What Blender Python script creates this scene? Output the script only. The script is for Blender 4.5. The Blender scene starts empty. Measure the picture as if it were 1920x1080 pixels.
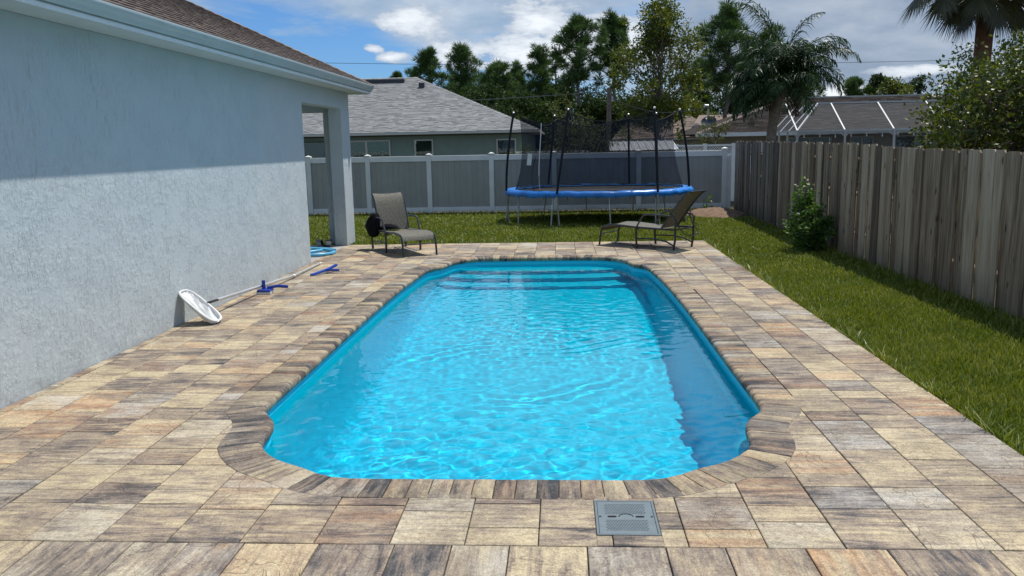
import bpy, math, random
import numpy as np
from mathutils import Vector, Matrix
from math import sin, cos, pi, radians, sqrt, atan2

scene = bpy.context.scene
COL = scene.collection
rnd = random.Random(7)
nrs = np.random.RandomState(11)

# ------------------------------------------------------------------ camera
CAMZ = 1.75
cd = bpy.data.cameras.new("camera")
cam = bpy.data.objects.new("camera", cd)
COL.objects.link(cam)
scene.camera = cam
cd.sensor_width = 36.0
cd.lens = 1540.0 / 1920.0 * 36.0
cd.clip_start = 0.05
cd.clip_end = 2000.0
_pi, _ya, _ro = .1715, .0627, -.0199
_f = Vector((-sin(_ya) * cos(_pi), cos(_ya) * cos(_pi), -sin(_pi)))
_r0 = Vector((cos(_ya), sin(_ya), 0))
_u0 = _r0.cross(_f)
_r = _r0 * cos(_ro) + _u0 * sin(_ro)
_u = _r.cross(_f)
_m = Matrix((_r, _u, -_f)).transposed().to_4x4()
_m.translation = Vector((0, 0, CAMZ))
cam.matrix_world = _m

# ------------------------------------------------------------------ render / colour
scene.render.engine = 'CYCLES'
scene.view_settings.view_transform = 'Standard'
try:
    scene.view_settings.look = 'None'
except Exception:
    pass
scene.view_settings.gamma = 1.0
scene.view_settings.use_curve_mapping = False
scene.view_settings.exposure = 0.44
scene.cycles.use_denoising = True
scene.cycles.max_bounces = 8
scene.cycles.diffuse_bounces = 4
scene.cycles.transparent_max_bounces = 24
scene.cycles.transmission_bounces = 8
scene.cycles.caustics_refractive = True
scene.cycles.caustics_reflective = False
scene.cycles.sample_clamp_indirect = 6.0
scene.cycles.blur_glossy = 0.5

# ------------------------------------------------------------------ sun
SUN = Vector((0.31, 0.33, 1.0)).normalized()
SUN_EL = math.asin(SUN.z)
SUN_AZ = atan2(SUN.x, SUN.y)
sd = bpy.data.lights.new("sun", 'SUN')
sun = bpy.data.objects.new("sun", sd)
COL.objects.link(sun)
sd.energy = 3.4
sd.angle = radians(0.5)
sd.color = (1.0, 0.955, 0.89)
sun.rotation_mode = 'QUATERNION'
sun.rotation_quaternion = SUN.to_track_quat('Z', 'Y')
sun.location = (0, 0, 30)

# ------------------------------------------------------------------ node helper
class N:
    def __init__(s, tree):
        s.t = tree
    def n(s, typ, inp=None, **props):
        nd = s.t.nodes.new(typ)
        for k, v in props.items():
            setattr(nd, k, v)
        if inp:
            for k, v in inp.items():
                sk = nd.inputs[k]
                if isinstance(v, bpy.types.NodeSocket):
                    s.t.links.new(v, sk)
                elif isinstance(v, bpy.types.Node):
                    s.t.links.new(v.outputs[0], sk)
                else:
                    if isinstance(v, (tuple, list)) and len(v) == 3 and sk.type == 'RGBA':
                        v = (*v, 1)
                    sk.default_value = v
        return nd
    def math(s, op, a, b=0.0, c=0.0, clamp=False):
        nd = s.n('ShaderNodeMath', {0: a, 1: b, 2: c}, operation=op)
        nd.use_clamp = clamp
        return nd.outputs[0]
    def vm(s, op, a, b=(0, 0, 0), out=0):
        nd = s.n('ShaderNodeVectorMath', {0: a, 1: b}, operation=op)
        return nd.outputs[out]
    def mix(s, f, a, b, typ='MIX'):
        nd = s.t.nodes.new('ShaderNodeMix')
        nd.data_type = 'RGBA'
        nd.blend_type = typ
        for k, v in ((0, f), (6, a), (7, b)):
            sk = nd.inputs[k]
            if isinstance(v, bpy.types.NodeSocket):
                s.t.links.new(v, sk)
            else:
                if isinstance(v, (tuple, list)) and len(v) == 3:
                    v = (*v, 1)
                sk.default_value = v
        return nd.outputs[2]
    def ramp(s, f, stops, interp='LINEAR'):
        nd = s.n('ShaderNodeValToRGB', {0: f})
        cr = nd.color_ramp
        cr.interpolation = interp
        while len(cr.elements) > 1:
            cr.elements.remove(cr.elements[0])
        for i, (p, c) in enumerate(stops):
            e = cr.elements[0] if i == 0 else cr.elements.new(p)
            e.position = p
            if not isinstance(c, (tuple, list)):
                c = (c, c, c)
            e.color = (*c, 1)
        return nd.outputs[0]
    def noise(s, vec, scale, detail=4, rough=0.55, dist=0.0, out=0):
        nd = s.n('ShaderNodeTexNoise', {'Vector': vec, 'Scale': scale, 'Detail': detail, 'Roughness': rough, 'Distortion': dist})
        return nd.outputs[out]
    def mapping(s, vec, scale=(1, 1, 1), loc=(0, 0, 0), rot=(0, 0, 0)):
        return s.n('ShaderNodeMapping', {'Vector': vec, 'Location': loc, 'Rotation': rot, 'Scale': scale}).outputs[0]
    def maprange(s, v, a, b, c=0.0, d=1.0, smooth=False):
        nd = s.n('ShaderNodeMapRange', {0: v, 1: a, 2: b, 3: c, 4: d})
        if smooth:
            nd.interpolation_type = 'SMOOTHSTEP'
        return nd.outputs[0]

MATS = {}
def material(name):
    m = bpy.data.materials.new(name)
    m.use_nodes = True
    m.node_tree.nodes.clear()
    MATS[name] = m
    g = N(m.node_tree)
    out = g.n('ShaderNodeOutputMaterial')
    return m, g, out
def finish(g, out, col, rough=0.8, bump=None, bstr=0.3, bdist=0.01, spec=0.3, metal=0.0, extra=None):
    inp = {'Base Color': col, 'Roughness': rough, 'Metallic': metal, 'Specular IOR Level': spec}
    if extra:
        inp.update(extra)
    b = g.n('ShaderNodeBsdfPrincipled', inp)
    if bump is not None:
        bn = g.n('ShaderNodeBump', {'Height': bump, 'Strength': bstr, 'Distance': bdist})
        g.t.links.new(bn.outputs[0], b.inputs['Normal'])
    g.t.links.new(b.outputs[0], out.inputs[0])
    return b
def pos(g):
    return g.n('ShaderNodeNewGeometry').outputs['Position']
def simple(name, col, rough=0.6, var=0.12, scale=6.0, spec=0.3, metal=0.0, bump=0.0, bscale=60.0, island=0.0, objr=0.0):
    m, g, out = material(name)
    p = pos(g)
    v = g.noise(p, scale, 5)
    f = g.maprange(v, 0.3, 0.7, 1 - var, 1 + var)
    if island:
        r = g.n('ShaderNodeNewGeometry').outputs['Random Per Island']
        f = g.math('MULTIPLY', f, g.maprange(r, 0, 1, 1 - island, 1 + island))
    if objr:
        r = g.n('ShaderNodeObjectInfo').outputs['Random']
        f = g.math('MULTIPLY', f, g.maprange(r, 0, 1, 1 - objr, 1 + objr))
    c = g.vm('SCALE', col if False else g.n('ShaderNodeCombineXYZ', {0: col[0], 1: col[1], 2: col[2]}).outputs[0])
    g.t.links.new(f, c.node.inputs['Scale'])
    bm_ = g.noise(p, bscale, 3) if bump else None
    finish(g, out, c, rough, bm_, bump, 0.005, spec, metal)
    return m

# ------------------------------------------------------------------ world: sky + clouds
def direction_of(px, py):
    d = _f + _r * ((px - 960) / 1540.0) - _u * ((py - 540) / 1540.0)
    return d.normalized()
world = bpy.data.worlds.new("World")
scene.world = world
world.use_nodes = True
wt = world.node_tree
wt.nodes.clear()
g = N(wt)
wout = g.n('ShaderNodeOutputWorld')
sky = g.n('ShaderNodeTexSky', sky_type='NISHITA')
sky.sun_disc = False
sky.sun_elevation = SUN_EL
sky.sun_rotation = SUN_AZ
sky.air_density = 1.0
sky.dust_density = 0.25
sky.ozone_density = 3.0
D = g.n('ShaderNodeTexCoord').outputs['Generated']
sep = g.n('ShaderNodeSeparateXYZ', {0: D})
zc = g.math('MAXIMUM', sep.outputs[2], 0.0)
# flattened cloud coordinates: stretched near the horizon
flat = g.n('ShaderNodeCombineXYZ', {0: sep.outputs[0], 1: sep.outputs[1], 2: g.math('MULTIPLY', sep.outputs[2], 2.6)}).outputs[0]
n1 = g.noise(flat, 5.0, 9, 0.6, 0.3)
n2 = g.noise(g.mapping(flat, (1, 1, 1.8), (3.1, 1.7, 0.4)), 3.2, 8, 0.55, 0.4)
n3 = g.noise(g.mapping(flat, (1, 1, 1), (9.1, 4.7, 2.4)), 17.0, 7, 0.62, 0.2)
def blob(px, py, rx, ry):
    c = direction_of(px, py)
    dd = g.vm('SUBTRACT', D, tuple(c))
    dd = g.vm('MULTIPLY', dd, (1540.0 / rx, 1540.0 / rx, 1540.0 / ry))
    l = g.vm('LENGTH', dd, out=1)
    return g.maprange(l, 0.0, 1.0, 1.0, 0.0, True)
def addall(l):
    a = l[0]
    for b in l[1:]:
        a = g.math('ADD', a, b)
    return a
blues = addall([blob(*b) for b in ((520, 70, 330, 75), (400, 110, 240, 60), (700, 105, 190, 42), (560, 150, 250, 45), (740, 155, 150, 45), (900, 140, 130, 50))])
greys = addall([blob(*b) for b in ((1900, 60, 700, 260), (1500, 90, 380, 200), (1250, -120, 600, 150), (2400, 60, 700, 300), (1650, 120, 300, 120))])
# thin veil of high cloud
veil = g.math('ADD', g.maprange(n2, 0.36, 0.66, 0.0, 1.0), g.math('MULTIPLY', greys, 0.9))
puff = addall([blob(*b) for b in ((780, 30, 190, 75), (650, 15, 200, 40), (560, 60, 120, 25), (1000, 0, 300, 50))])
veil = g.math('ADD', g.math('SUBTRACT', veil, g.math('MULTIPLY', blues, 0.95)), g.math('ADD', g.math('MULTIPLY', g.math('MULTIPLY', puff, n3), 1.15), g.math('MULTIPLY', g.maprange(g.noise(g.mapping(flat, (1, 1, 3.2), (0.3, 2.2, 6.1)), 6.5, 7, 0.6, 0.8), 0.46, 0.70, 0.0, 0.75), 0.9)), clamp=True)
veil = g.math('MULTIPLY', veil, 0.93)
greyc = g.ramp(g.math('ADD', g.math('MULTIPLY', n1, 0.72), g.math('MULTIPLY', n2, 0.36)),
               [(0.36, (1.25, 1.65, 2.35)), (0.5, (2.0, 2.45, 3.15)), (0.6, (2.8, 3.2, 3.8)), (0.72, (3.8, 4.2, 4.7))])
skyc = g.mix(1.0, sky.outputs[0], (0.31, 0.49, 0.72), 'MULTIPLY')
lightc = g.ramp(g.math('ADD', g.math('MULTIPLY', n1, 0.5), g.math('MULTIPLY', n3, 0.5)), [(0.35, (2.0, 2.75, 3.75)), (0.5, (2.7, 3.4, 4.3)), (0.65, (4.0, 4.5, 5.1))])
greyc = g.mix(g.maprange(greys, 0.0, 0.6, 0.0, 1.0), lightc, greyc)
c1 = g.mix(veil, skyc, greyc)
# cumulus puffs low over the trees
cum = addall([blob(*b) for b in ((1010, 45, 125, 92), (935, 112, 125, 56), (845, 98, 72, 48), (1165, 70, 150, 80), (770, 42, 100, 52),
                                 (740, 105, 60, 18), (1600, 168, 90, 30), (1720, 132, 110, 18), (1050, 110, 90, 55), (1560, 190, 90, 40), (700, 90, 30, 12))])
n4 = g.noise(g.mapping(flat, (1, 1, 1), (1.1, 7.7, 5.4)), 42.0, 6, 0.6, 0.3)
cm = g.math('ADD', g.math('MULTIPLY', cum, 1.15), g.math('ADD', g.math('MULTIPLY', g.math('SUBTRACT', n3, 0.5), 3.0), g.math('MULTIPLY', g.math('SUBTRACT', n4, 0.5), 1.2)))
cm = g.math('MULTIPLY', g.maprange(cm, 0.40, 0.80, 0.0, 1.0, True), g.maprange(cum, 0.03, 0.22, 0.0, 1.0, True))
cm = g.math('MULTIPLY', cm, 0.92)
cumc = g.ramp(g.math('ADD', g.math('ADD', g.math('MULTIPLY', n3, 0.45), g.math('MULTIPLY', n4, 0.35)), g.math('MULTIPLY', cum, 0.28)), [(0.36, (2.4, 3.0, 3.9)), (0.54, (3.2, 3.7, 4.4)), (0.74, (6.2, 6.5, 6.8))])
c2 = g.mix(cm, c1, cumc)
bg = g.n('ShaderNodeBackground', {'Color': c2, 'Strength': 0.115})
wt.links.new(bg.outputs[0], wout.inputs[0])

# ------------------------------------------------------------------ mesh helpers
ORG = {}
class MB:
    def __init__(s):
        s.v = []; s.f = []
    def add(s, vs, fs):
        o = len(s.v)
        s.v += [tuple(v) for v in vs]
        s.f += [tuple(i + o for i in f) for f in fs]
        return s
    def box(s, a, b, bev=0.0):
        x0, y0, z0 = a; x1, y1, z1 = b
        if bev <= 0:
            vs = [(x0, y0, z0), (x1, y0, z0), (x1, y1, z0), (x0, y1, z0), (x0, y0, z1), (x1, y0, z1), (x1, y1, z1), (x0, y1, z1)]
            return s.add(vs, [(0, 3, 2, 1), (4, 5, 6, 7), (0, 1, 5, 4), (1, 2, 6, 5), (2, 3, 7, 6), (3, 0, 4, 7)])
        e = bev
        vs = []
        for z, i in ((z0, 0), (z1 - e, 0), (z1, e)):
            vs += [(x0 + i, y0 + i, z), (x1 - i, y0 + i, z), (x1 - i, y1 - i, z), (x0 + i, y1 - i, z)]
        fs = [(3, 2, 1, 0), (8, 9, 10, 11)]
        for k in (0, 4):
            for i in range(4):
                j = (i + 1) % 4
                fs.append((k + i, k + j, k + 4 + j, k + 4 + i))
        return s.add(vs, fs)
    def obox(s, c, ax, ay, az, h):
        c = Vector(c); ax = Vector(ax).normalized() * h[0]; ay = Vector(ay).normalized() * h[1]; az = Vector(az).normalized() * h[2]
        vs = [c + ax * i + ay * j + az * k for k in (-1, 1) for (i, j) in ((-1, -1), (1, -1), (1, 1), (-1, 1))]
        return s.add(vs, [(0, 3, 2, 1), (4, 5, 6, 7), (0, 1, 5, 4), (1, 2, 6, 5), (2, 3, 7, 6), (3, 0, 4, 7)])
    def tube(s, pts, r, n=8, cap=True, closed=False, flat=1.0):
        pts = [Vector(p) for p in pts]
        m = len(pts)
        rs = r if isinstance(r, (list, tuple)) else [r] * m
        up = Vector((0, 0, 1))
        vs = []
        prev = None
        for i, p in enumerate(pts):
            if closed:
                t = pts[(i + 1) % m] - pts[i - 1]
            else:
                t = pts[min(i + 1, m - 1)] - pts[max(i - 1, 0)]
            if t.length < 1e-9:
                t = Vector((0, 0, 1))
            t.normalize()
            if prev is None:
                a = t.cross(up) if abs(t.z) < 0.9 else t.cross(Vector((1, 0, 0)))
            else:
                a = prev - t * prev.dot(t)
            if a.length < 1e-6:
                a = t.orthogonal()
            a.normalize(); prev = a
            b = t.cross(a)
            for k in range(n):
                th = 2 * pi * k / n
                vs.append(p + a * (cos(th) * rs[i]) + b * (sin(th) * rs[i] * flat))
        fs = []
        for i in range(m if closed else m - 1):
            j = (i + 1) % m
            for k in range(n):
                l = (k + 1) % n
                fs.append((i * n + k, i * n + l, j * n + l, j * n + k))
        if cap and not closed:
            fs.append(tuple(range(n))[::-1]); fs.append(tuple((m - 1) * n + k for k in range(n)))
        return s.add(vs, fs)
    def prism(s, poly, z0, z1, bev=0.0):
        n = len(poly)
        vs = [(x, y, z0) for x, y in poly]
        if bev:
            cx = sum(p[0] for p in poly) / n; cy = sum(p[1] for p in poly) / n
            def ins(p):
                dx, dy = p[0] - cx, p[1] - cy
                L = max(1e-6, sqrt(dx * dx + dy * dy)); k = max(0.0, 1 - bev * 1.3 / L)
                return (cx + dx * k, cy + dy * k)
            vs += [(x, y, z1 - bev * .8) for x, y in poly] + [(*ins(p), z1) for p in poly]
            lv = 3
        else:
            vs += [(x, y, z1) for x, y in poly]
            lv = 2
        fs = [tuple(range(n))[::-1], tuple((lv - 1) * n + i for i in range(n))]
        for k in range(lv - 1):
            for i in range(n):
                j = (i + 1) % n
                fs.append((k * n + i, k * n + j, (k + 1) * n + j, (k + 1) * n + i))
        return s.add(vs, fs)
    def loft(s, rings, closed=True, capa=False, capb=False):
        n = len(rings[0])
        vs = [p for r in rings for p in r]
        fs = []
        for k in range(len(rings) - 1):
            for i in range(n if closed else n - 1):
                j = (i + 1) % n
                fs.append((k * n + i, k * n + j, (k + 1) * n + j, (k + 1) * n + i))
        if capa: fs.append(tuple(range(n))[::-1])
        if capb: fs.append(tuple((len(rings) - 1) * n + i for i in range(n)))
        return s.add(vs, fs)
    def build(s, name, mat, parent=None, smooth=False, kind=None, label=None):
        return mk(name, s.v, s.f, mat, parent, smooth, kind, label)
def smooth_angle(me, ang=40):
    me.polygons.foreach_set('use_smooth', [True] * len(me.polygons))
    try:
        me.set_sharp_from_angle(angle=radians(ang))
    except Exception:
        pass
def mk(name, v, f, mat, parent=None, smooth=False, kind=None, label=None):
    me = bpy.data.meshes.new(name)
    o0 = ORG.get(parent.name) if parent is not None else None
    if o0 is not None:
        v = [(x - o0[0], y - o0[1], z - o0[2]) for x, y, z in v]
    me.from_pydata(v, [], f)
    if mat: me.materials.append(MATS[mat] if isinstance(mat, str) else mat)
    if smooth:
        smooth_angle(me)
    me.update()
    o = bpy.data.objects.new(name, me)
    COL.objects.link(o)
    if parent is not None: o.parent = parent
    if kind: o['kind'] = kind
    if label: o['label'] = label
    return o
def npmesh(name, V, F, mat, parent=None, smooth=False, kind=None):
    """V (n,3) float array, F (m,k) int array"""
    me = bpy.data.meshes.new(name)
    o0 = ORG.get(parent.name) if parent is not None else None
    if o0 is not None:
        V = V - np.array(o0)
    k = F.shape[1]
    me.vertices.add(len(V)); me.vertices.foreach_set('co', V.astype(np.float32).ravel())
    me.loops.add(F.size); me.loops.foreach_set('vertex_index', F.astype(np.int32).ravel())
    me.polygons.add(len(F)); me.polygons.foreach_set('loop_start', (np.arange(len(F)) * k).astype(np.int32))
    me.polygons.foreach_set('loop_total', np.full(len(F), k, np.int32))
    if smooth: me.polygons.foreach_set('use_smooth', np.ones(len(F), bool))
    me.materials.append(MATS[mat] if isinstance(mat, str) else mat)
    me.update(calc_edges=True)
    o = bpy.data.objects.new(name, me)
    COL.objects.link(o)
    if parent is not None: o.parent = parent
    if kind: o['kind'] = kind
    return o
def tag(o, label, cat, group=None):
    o['label'] = label; o['category'] = cat
    if group: o['group'] = group
    return o
def thing(name, loc, label, cat, group=None, rotz=None):
    o = bpy.data.objects.new(name, None)
    o.empty_display_size = 0.2
    COL.objects.link(o)
    o.location = loc
    if rotz is None:
        ORG[o.name] = tuple(loc)
    else:
        o.rotation_euler = (0, 0, rotz)
    return tag(o, label, cat, group)
def copy_tree(o, parent=None):
    c = o.copy(); COL.objects.link(c)
    if parent is not None: c.parent = parent
    for ch in list(o.children): copy_tree(ch, c)
    return c
# ================================================================== MATERIALS
def paver_mat(name, stretch, bright=1.0, island=False):
    m, g, out = material(name)
    oi = g.n('ShaderNodeObjectInfo')
    geo = g.n('ShaderNodeNewGeometry')
    r = geo.outputs['Random Per Island'] if island else oi.outputs['Random']
    rv = g.n('ShaderNodeTexWhiteNoise', {'W': g.math('MULTIPLY', r, 917.0)}, noise_dimensions='1D').outputs['Color']
    p = geo.outputs['Position'] if stretch != 'local' else g.n('ShaderNodeTexCoord').outputs['Object']
    sc = (2.3, 15.0, 15.0) if stretch in ('x', 'local') else (15.0, 2.3, 15.0)
    q = g.vm('ADD', g.vm('MULTIPLY', p, sc), g.vm('MULTIPLY', rv, (60, 60, 60)))
    q1 = g.vm('ADD', p, g.vm('MULTIPLY', rv, (30, 30, 30)))
    st = g.noise(q, 1.0, 8, 0.70, 0.9)                      # blended colour streaks
    st2 = g.noise(g.vm('MULTIPLY', q, (1.7, 3.2, 1.0) if stretch != 'y' else (3.2, 1.7, 1.0)), 1.0, 8, 0.78, 0.3)
    lf = g.noise(q1, 4.5, 3, 0.5)
    sr = g.n('ShaderNodeSeparateColor', {0: rv})
    v = g.math('ADD', g.math('MULTIPLY', st, 0.72), g.math('MULTIPLY', st2, 0.38))
    v = g.math('ADD', v, g.maprange(sr.outputs[0], 0, 1, *((-0.085, 0.10) if stretch != 'local' else (-0.14, 0.10))))
    v = g.math('ADD', v, g.math('MULTIPLY', g.math('SUBTRACT', lf, 0.5), 0.35))
    col = g.ramp(v, [(0.33, (0.055, 0.057, 0.062)), (0.41, (0.125, 0.110, 0.100)), (0.48, (0.235, 0.188, 0.148)), (0.56, (0.33, 0.268, 0.190)), (0.65, (0.46, 0.38, 0.245)), (0.78, (0.54, 0.455, 0.295))])
    # some stones lean to red-brown, some to cool grey
    redm = g.math('MULTIPLY', g.maprange(sr.outputs[1], 0.58 if stretch != 'local' else 0.35, 0.95, 0, 0.85), g.maprange(g.noise(q, 0.7, 3), 0.4, 0.62, 0.1, 1.0))
    col = g.mix(redm, col, g.mix(1.0, col, (0.95, 0.70, 0.60), 'MULTIPLY'))
    grm = g.math('MULTIPLY', g.maprange(sr.outputs[2], 0.6, 0.98, 0, 0.7), g.maprange(lf, 0.35, 0.6, 0.2, 1.0))
    lum = g.n('ShaderNodeRGBToBW', {0: col}).outputs[0]
    lumc = g.n('ShaderNodeCombineColor', {0: lum, 1: g.math('MULTIPLY', lum, 0.975), 2: g.math('MULTIPLY', lum, 0.93)}).outputs[0]
    col = g.mix(grm, col, lumc)
    fine = g.noise(q1, 130.0, 5, 0.8)
    col = g.mix(1.0, col, g.ramp(fine, [(0.32, 0.50), (0.5, 1.0), (0.66, 1.35)]), 'MULTIPLY')
    med = g.noise(q1, 34.0, 5, 0.75)
    col = g.mix(1.0, col, g.ramp(med, [(0.34, 0.74), (0.5, 1.0), (0.64, 1.18)]), 'MULTIPLY')
    speck = g.maprange(g.noise(q1, 75.0, 2, 0.5), 0.66, 0.74, 0.0, 0.5)
    col = g.mix(speck, col, (0.55, 0.50, 0.42))
    # walked-in dirt and pale dust drifting across many stones
    wp = geo.outputs['Position']
    drift = g.noise(wp, 0.9, 6, 0.65, 0.4)
    col = g.mix(1.0, col, g.ramp(drift, [(0.32, 0.80), (0.5, 1.0), (0.66, 1.10)]), 'MULTIPLY')
    sand = g.math('MULTIPLY', g.maprange(g.noise(wp, 2.6, 6, 0.75), 0.54, 0.70, 0.0, 0.35), g.maprange(fine, 0.4, 0.6, 0.2, 1.0))
    col = g.mix(sand, col, (0.46, 0.42, 0.35))
    if bright != 1.0:
        col = g.mix(1.0, col, (bright, bright, bright), 'MULTIPLY')
    # cleft lines across the stone face
    cn = g.noise(g.vm('ADD', g.vm('MULTIPLY', p, (4.2, 2.4, 1) if stretch != 'y' else (2.4, 4.2, 1)), g.vm('MULTIPLY', rv, (17, 23, 5))), 1.0, 3, 0.5, 0.3)
    crack = g.maprange(g.math('ABSOLUTE', g.math('SUBTRACT', cn, 0.57)), 0.0, 0.006, 1.0, 0.0)
    crack = g.math('MULTIPLY', crack, g.math('GREATER_THAN', sr.outputs[2], 0.45))
    col = g.mix(g.math('MULTIPLY', crack, 0.55), col, (0.06, 0.05, 0.045))
    step = g.maprange(cn, 0.565, 0.578, 0.0, 1.0)
    step = g.math('MULTIPLY', step, g.math('GREATER_THAN', sr.outputs[2], 0.45))
    h = g.math('ADD', g.math('MULTIPLY', fine, 0.5), g.math('ADD', g.math('MULTIPLY', step, 0.8), g.math('MULTIPLY', st2, 0.8)))
    finish(g, out, col, 0.82, h, 0.55, 0.006, 0.25)
    return m
paver_mat('paver_field', 'x')
paver_mat('paver_border', 'y')
paver_mat('paver_field_far', 'x', 1.0, True)
paver_mat('coping_stone', 'local', 0.88)

# stucco wall: knock-down render with vertical laces
m, g, out = material('stucco')
p = pos(g)
lace = g.noise(g.mapping(p, (48, 48, 6.5)), 1.0, 5, 0.68, 0.5)
lace2 = g.noise(g.mapping(p, (52, 52, 26)), 1.0, 5, 0.7, 1.0)
blot = g.noise(p, 1.4, 3, 0.5)
lmask = g.maprange(g.noise(p, 3.1, 4, 0.7), 0.40, 0.62, 0.20, 1.0)
low_ = g.maprange(g.n('ShaderNodeSeparateXYZ', {0: p}).outputs[2], 1.9, 1.2, 0.45, 1.0)
hh = g.math('MULTIPLY', g.math('ADD', g.maprange(lace, 0.33, 0.43, 0, 1, True), g.math('MULTIPLY', g.maprange(lace2, 0.53, 0.62, 0, 1, True), g.math('MULTIPLY', low_, 0.8))), lmask)
fine = g.noise(p, 120, 3, 0.6)
col = g.mix(g.maprange(blot, 0.3, 0.7, 0, 1), (0.53, 0.605, 0.63), (0.57, 0.63, 0.645))
col = g.mix(g.math('MULTIPLY', g.maprange(lace, 0.40, 0.33, 0.0, 0.6), lmask), col, (0.28, 0.33, 0.36)) if False else col
zz = g.n('ShaderNodeSeparateXYZ', {0: p}).outputs[2]
splash = g.math('MULTIPLY', g.maprange(g.math('ADD', zz, g.math('MULTIPLY', blot, 0.15)), 0.30, 0.02, 0.0, 1.0), g.maprange(g.noise(p, 9, 4), 0.4, 0.65, 0.1, 0.6))
col = g.mix(splash, col, (0.42, 0.42, 0.40))
finish(g, out, col, 0.75, g.math('ADD', hh, g.math('MULTIPLY', fine, 0.40)), 0.62, 0.010, 0.25)

m, g, out = material('shell_gelcoat')
p = pos(g)
col = g.mix(g.noise(p, 0.8, 3), (0.006, 0.64, 0.85), (0.008, 0.665, 0.87))
finish(g, out, col, 0.35, None, 0, 0, 0.3)

m, g, out = material('pool_water')
refr = g.n('ShaderNodeBsdfRefraction', {'Color': (0.38, 0.97, 1.0), 'Roughness': 0.0, 'IOR': 1.333})
glos = g.n('ShaderNodeBsdfGlossy', {'Color': (1, 1, 1), 'Roughness': 0.0})
fr = g.n('ShaderNodeFresnel', {'IOR': 1.333})
mx = g.n('ShaderNodeMixShader', {0: fr.outputs[0], 1: refr.outputs[0], 2: glos.outputs[0]})
g.t.links.new(mx.outputs[0], out.inputs[0])

def wood_mat(name, tint):
    m, g, out = material(name)
    oi = g.n('ShaderNodeObjectInfo')
    r = oi.outputs['Random']
    rv = g.n('ShaderNodeTexWhiteNoise', {'W': g.math('MULTIPLY', r, 613.0)}, noise_dimensions='1D').outputs['Color']
    p = g.vm('ADD', g.n('ShaderNodeTexCoord').outputs['Object'], g.vm('MULTIPLY', rv, (40, 40, 40)))
    gr = g.noise(g.vm('MULTIPLY', p, (44, 44, 1.5)), 1.0, 6, 0.65, 0.7)
    gr2 = g.noise(g.vm('MULTIPLY', p, (9, 9, 0.7)), 1.0, 4, 0.5, 1.2)
    sr = g.n('ShaderNodeSeparateColor', {0: rv})
    v = g.math('ADD', g.math('MULTIPLY', gr, 0.45), g.math('MULTIPLY', gr2, 0.32))
    v = g.math('ADD', g.math('ADD', v, 0.135), g.maprange(sr.outputs[0], 0, 1, -0.10, 0.09))
    col = g.ramp(v, [(0.38, (0.12, 0.090, 0.064)), (0.47, (0.25, 0.198, 0.150)), (0.55, (0.36, 0.298, 0.232)), (0.68, (0.50, 0.432, 0.35))])
    kn = g.n('ShaderNodeTexVoronoi', {'Vector': g.vm('MULTIPLY', p, (6.5, 6.5, 2.6)), 'Scale': 1.0}).outputs['Distance']
    col = g.mix(g.maprange(kn, 0.15, 0.08, 0, 0.85), col, (0.05, 0.038, 0.03))
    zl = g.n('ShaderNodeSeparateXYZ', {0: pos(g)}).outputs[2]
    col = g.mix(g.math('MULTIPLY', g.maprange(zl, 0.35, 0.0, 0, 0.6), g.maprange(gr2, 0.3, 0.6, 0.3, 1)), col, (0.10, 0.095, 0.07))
    dk = g.math('LESS_THAN', sr.outputs[1], 0.12)
    col = g.mix(g.math('MULTIPLY', dk, 0.5), col, (0.075, 0.06, 0.05))
    col = g.mix(1.0, col, tint, 'MULTIPLY')
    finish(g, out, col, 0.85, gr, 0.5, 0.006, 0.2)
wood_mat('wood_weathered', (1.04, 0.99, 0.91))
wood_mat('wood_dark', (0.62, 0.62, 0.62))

def shingle_mat(name, stops, island=True):
    m, g, out = material(name)
    geo = g.n('ShaderNodeNewGeometry')
    r = geo.outputs['Random Per Island']
    p = geo.outputs['Position']
    v = g.math('ADD', g.math('MULTIPLY', r, 0.62), g.math('MULTIPLY', g.noise(p, 14, 4, 0.6), 0.3))
    col = g.ramp(v, stops)
    gran = g.noise(p, 260, 2, 0.7)
    col = g.mix(1.0, col, g.ramp(gran, [(0.35, 0.75), (0.65, 1.25)]), 'MULTIPLY')
    finish(g, out, col, 0.9, gran, 0.4, 0.003, 0.15)
shingle_mat('shingle_brown', [(0.1, (0.12, 0.100, 0.088)), (0.45, (0.19, 0.158, 0.138)), (0.8, (0.27, 0.228, 0.200))])
shingle_mat('shingle_grey', [(0.1, (0.225, 0.228, 0.226)), (0.45, (0.27, 0.274, 0.271)), (0.8, (0.315, 0.32, 0.316))])
shingle_mat('shingle_dark', [(0.1, (0.020, 0.0155, 0.014)), (0.45, (0.037, 0.029, 0.026)), (0.8, (0.058, 0.046, 0.041))])
shingle_mat('shingle_tan', [(0.1, (0.17, 0.13, 0.11)), (0.45, (0.25, 0.20, 0.17)), (0.8, (0.33, 0.27, 0.23))])

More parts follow.
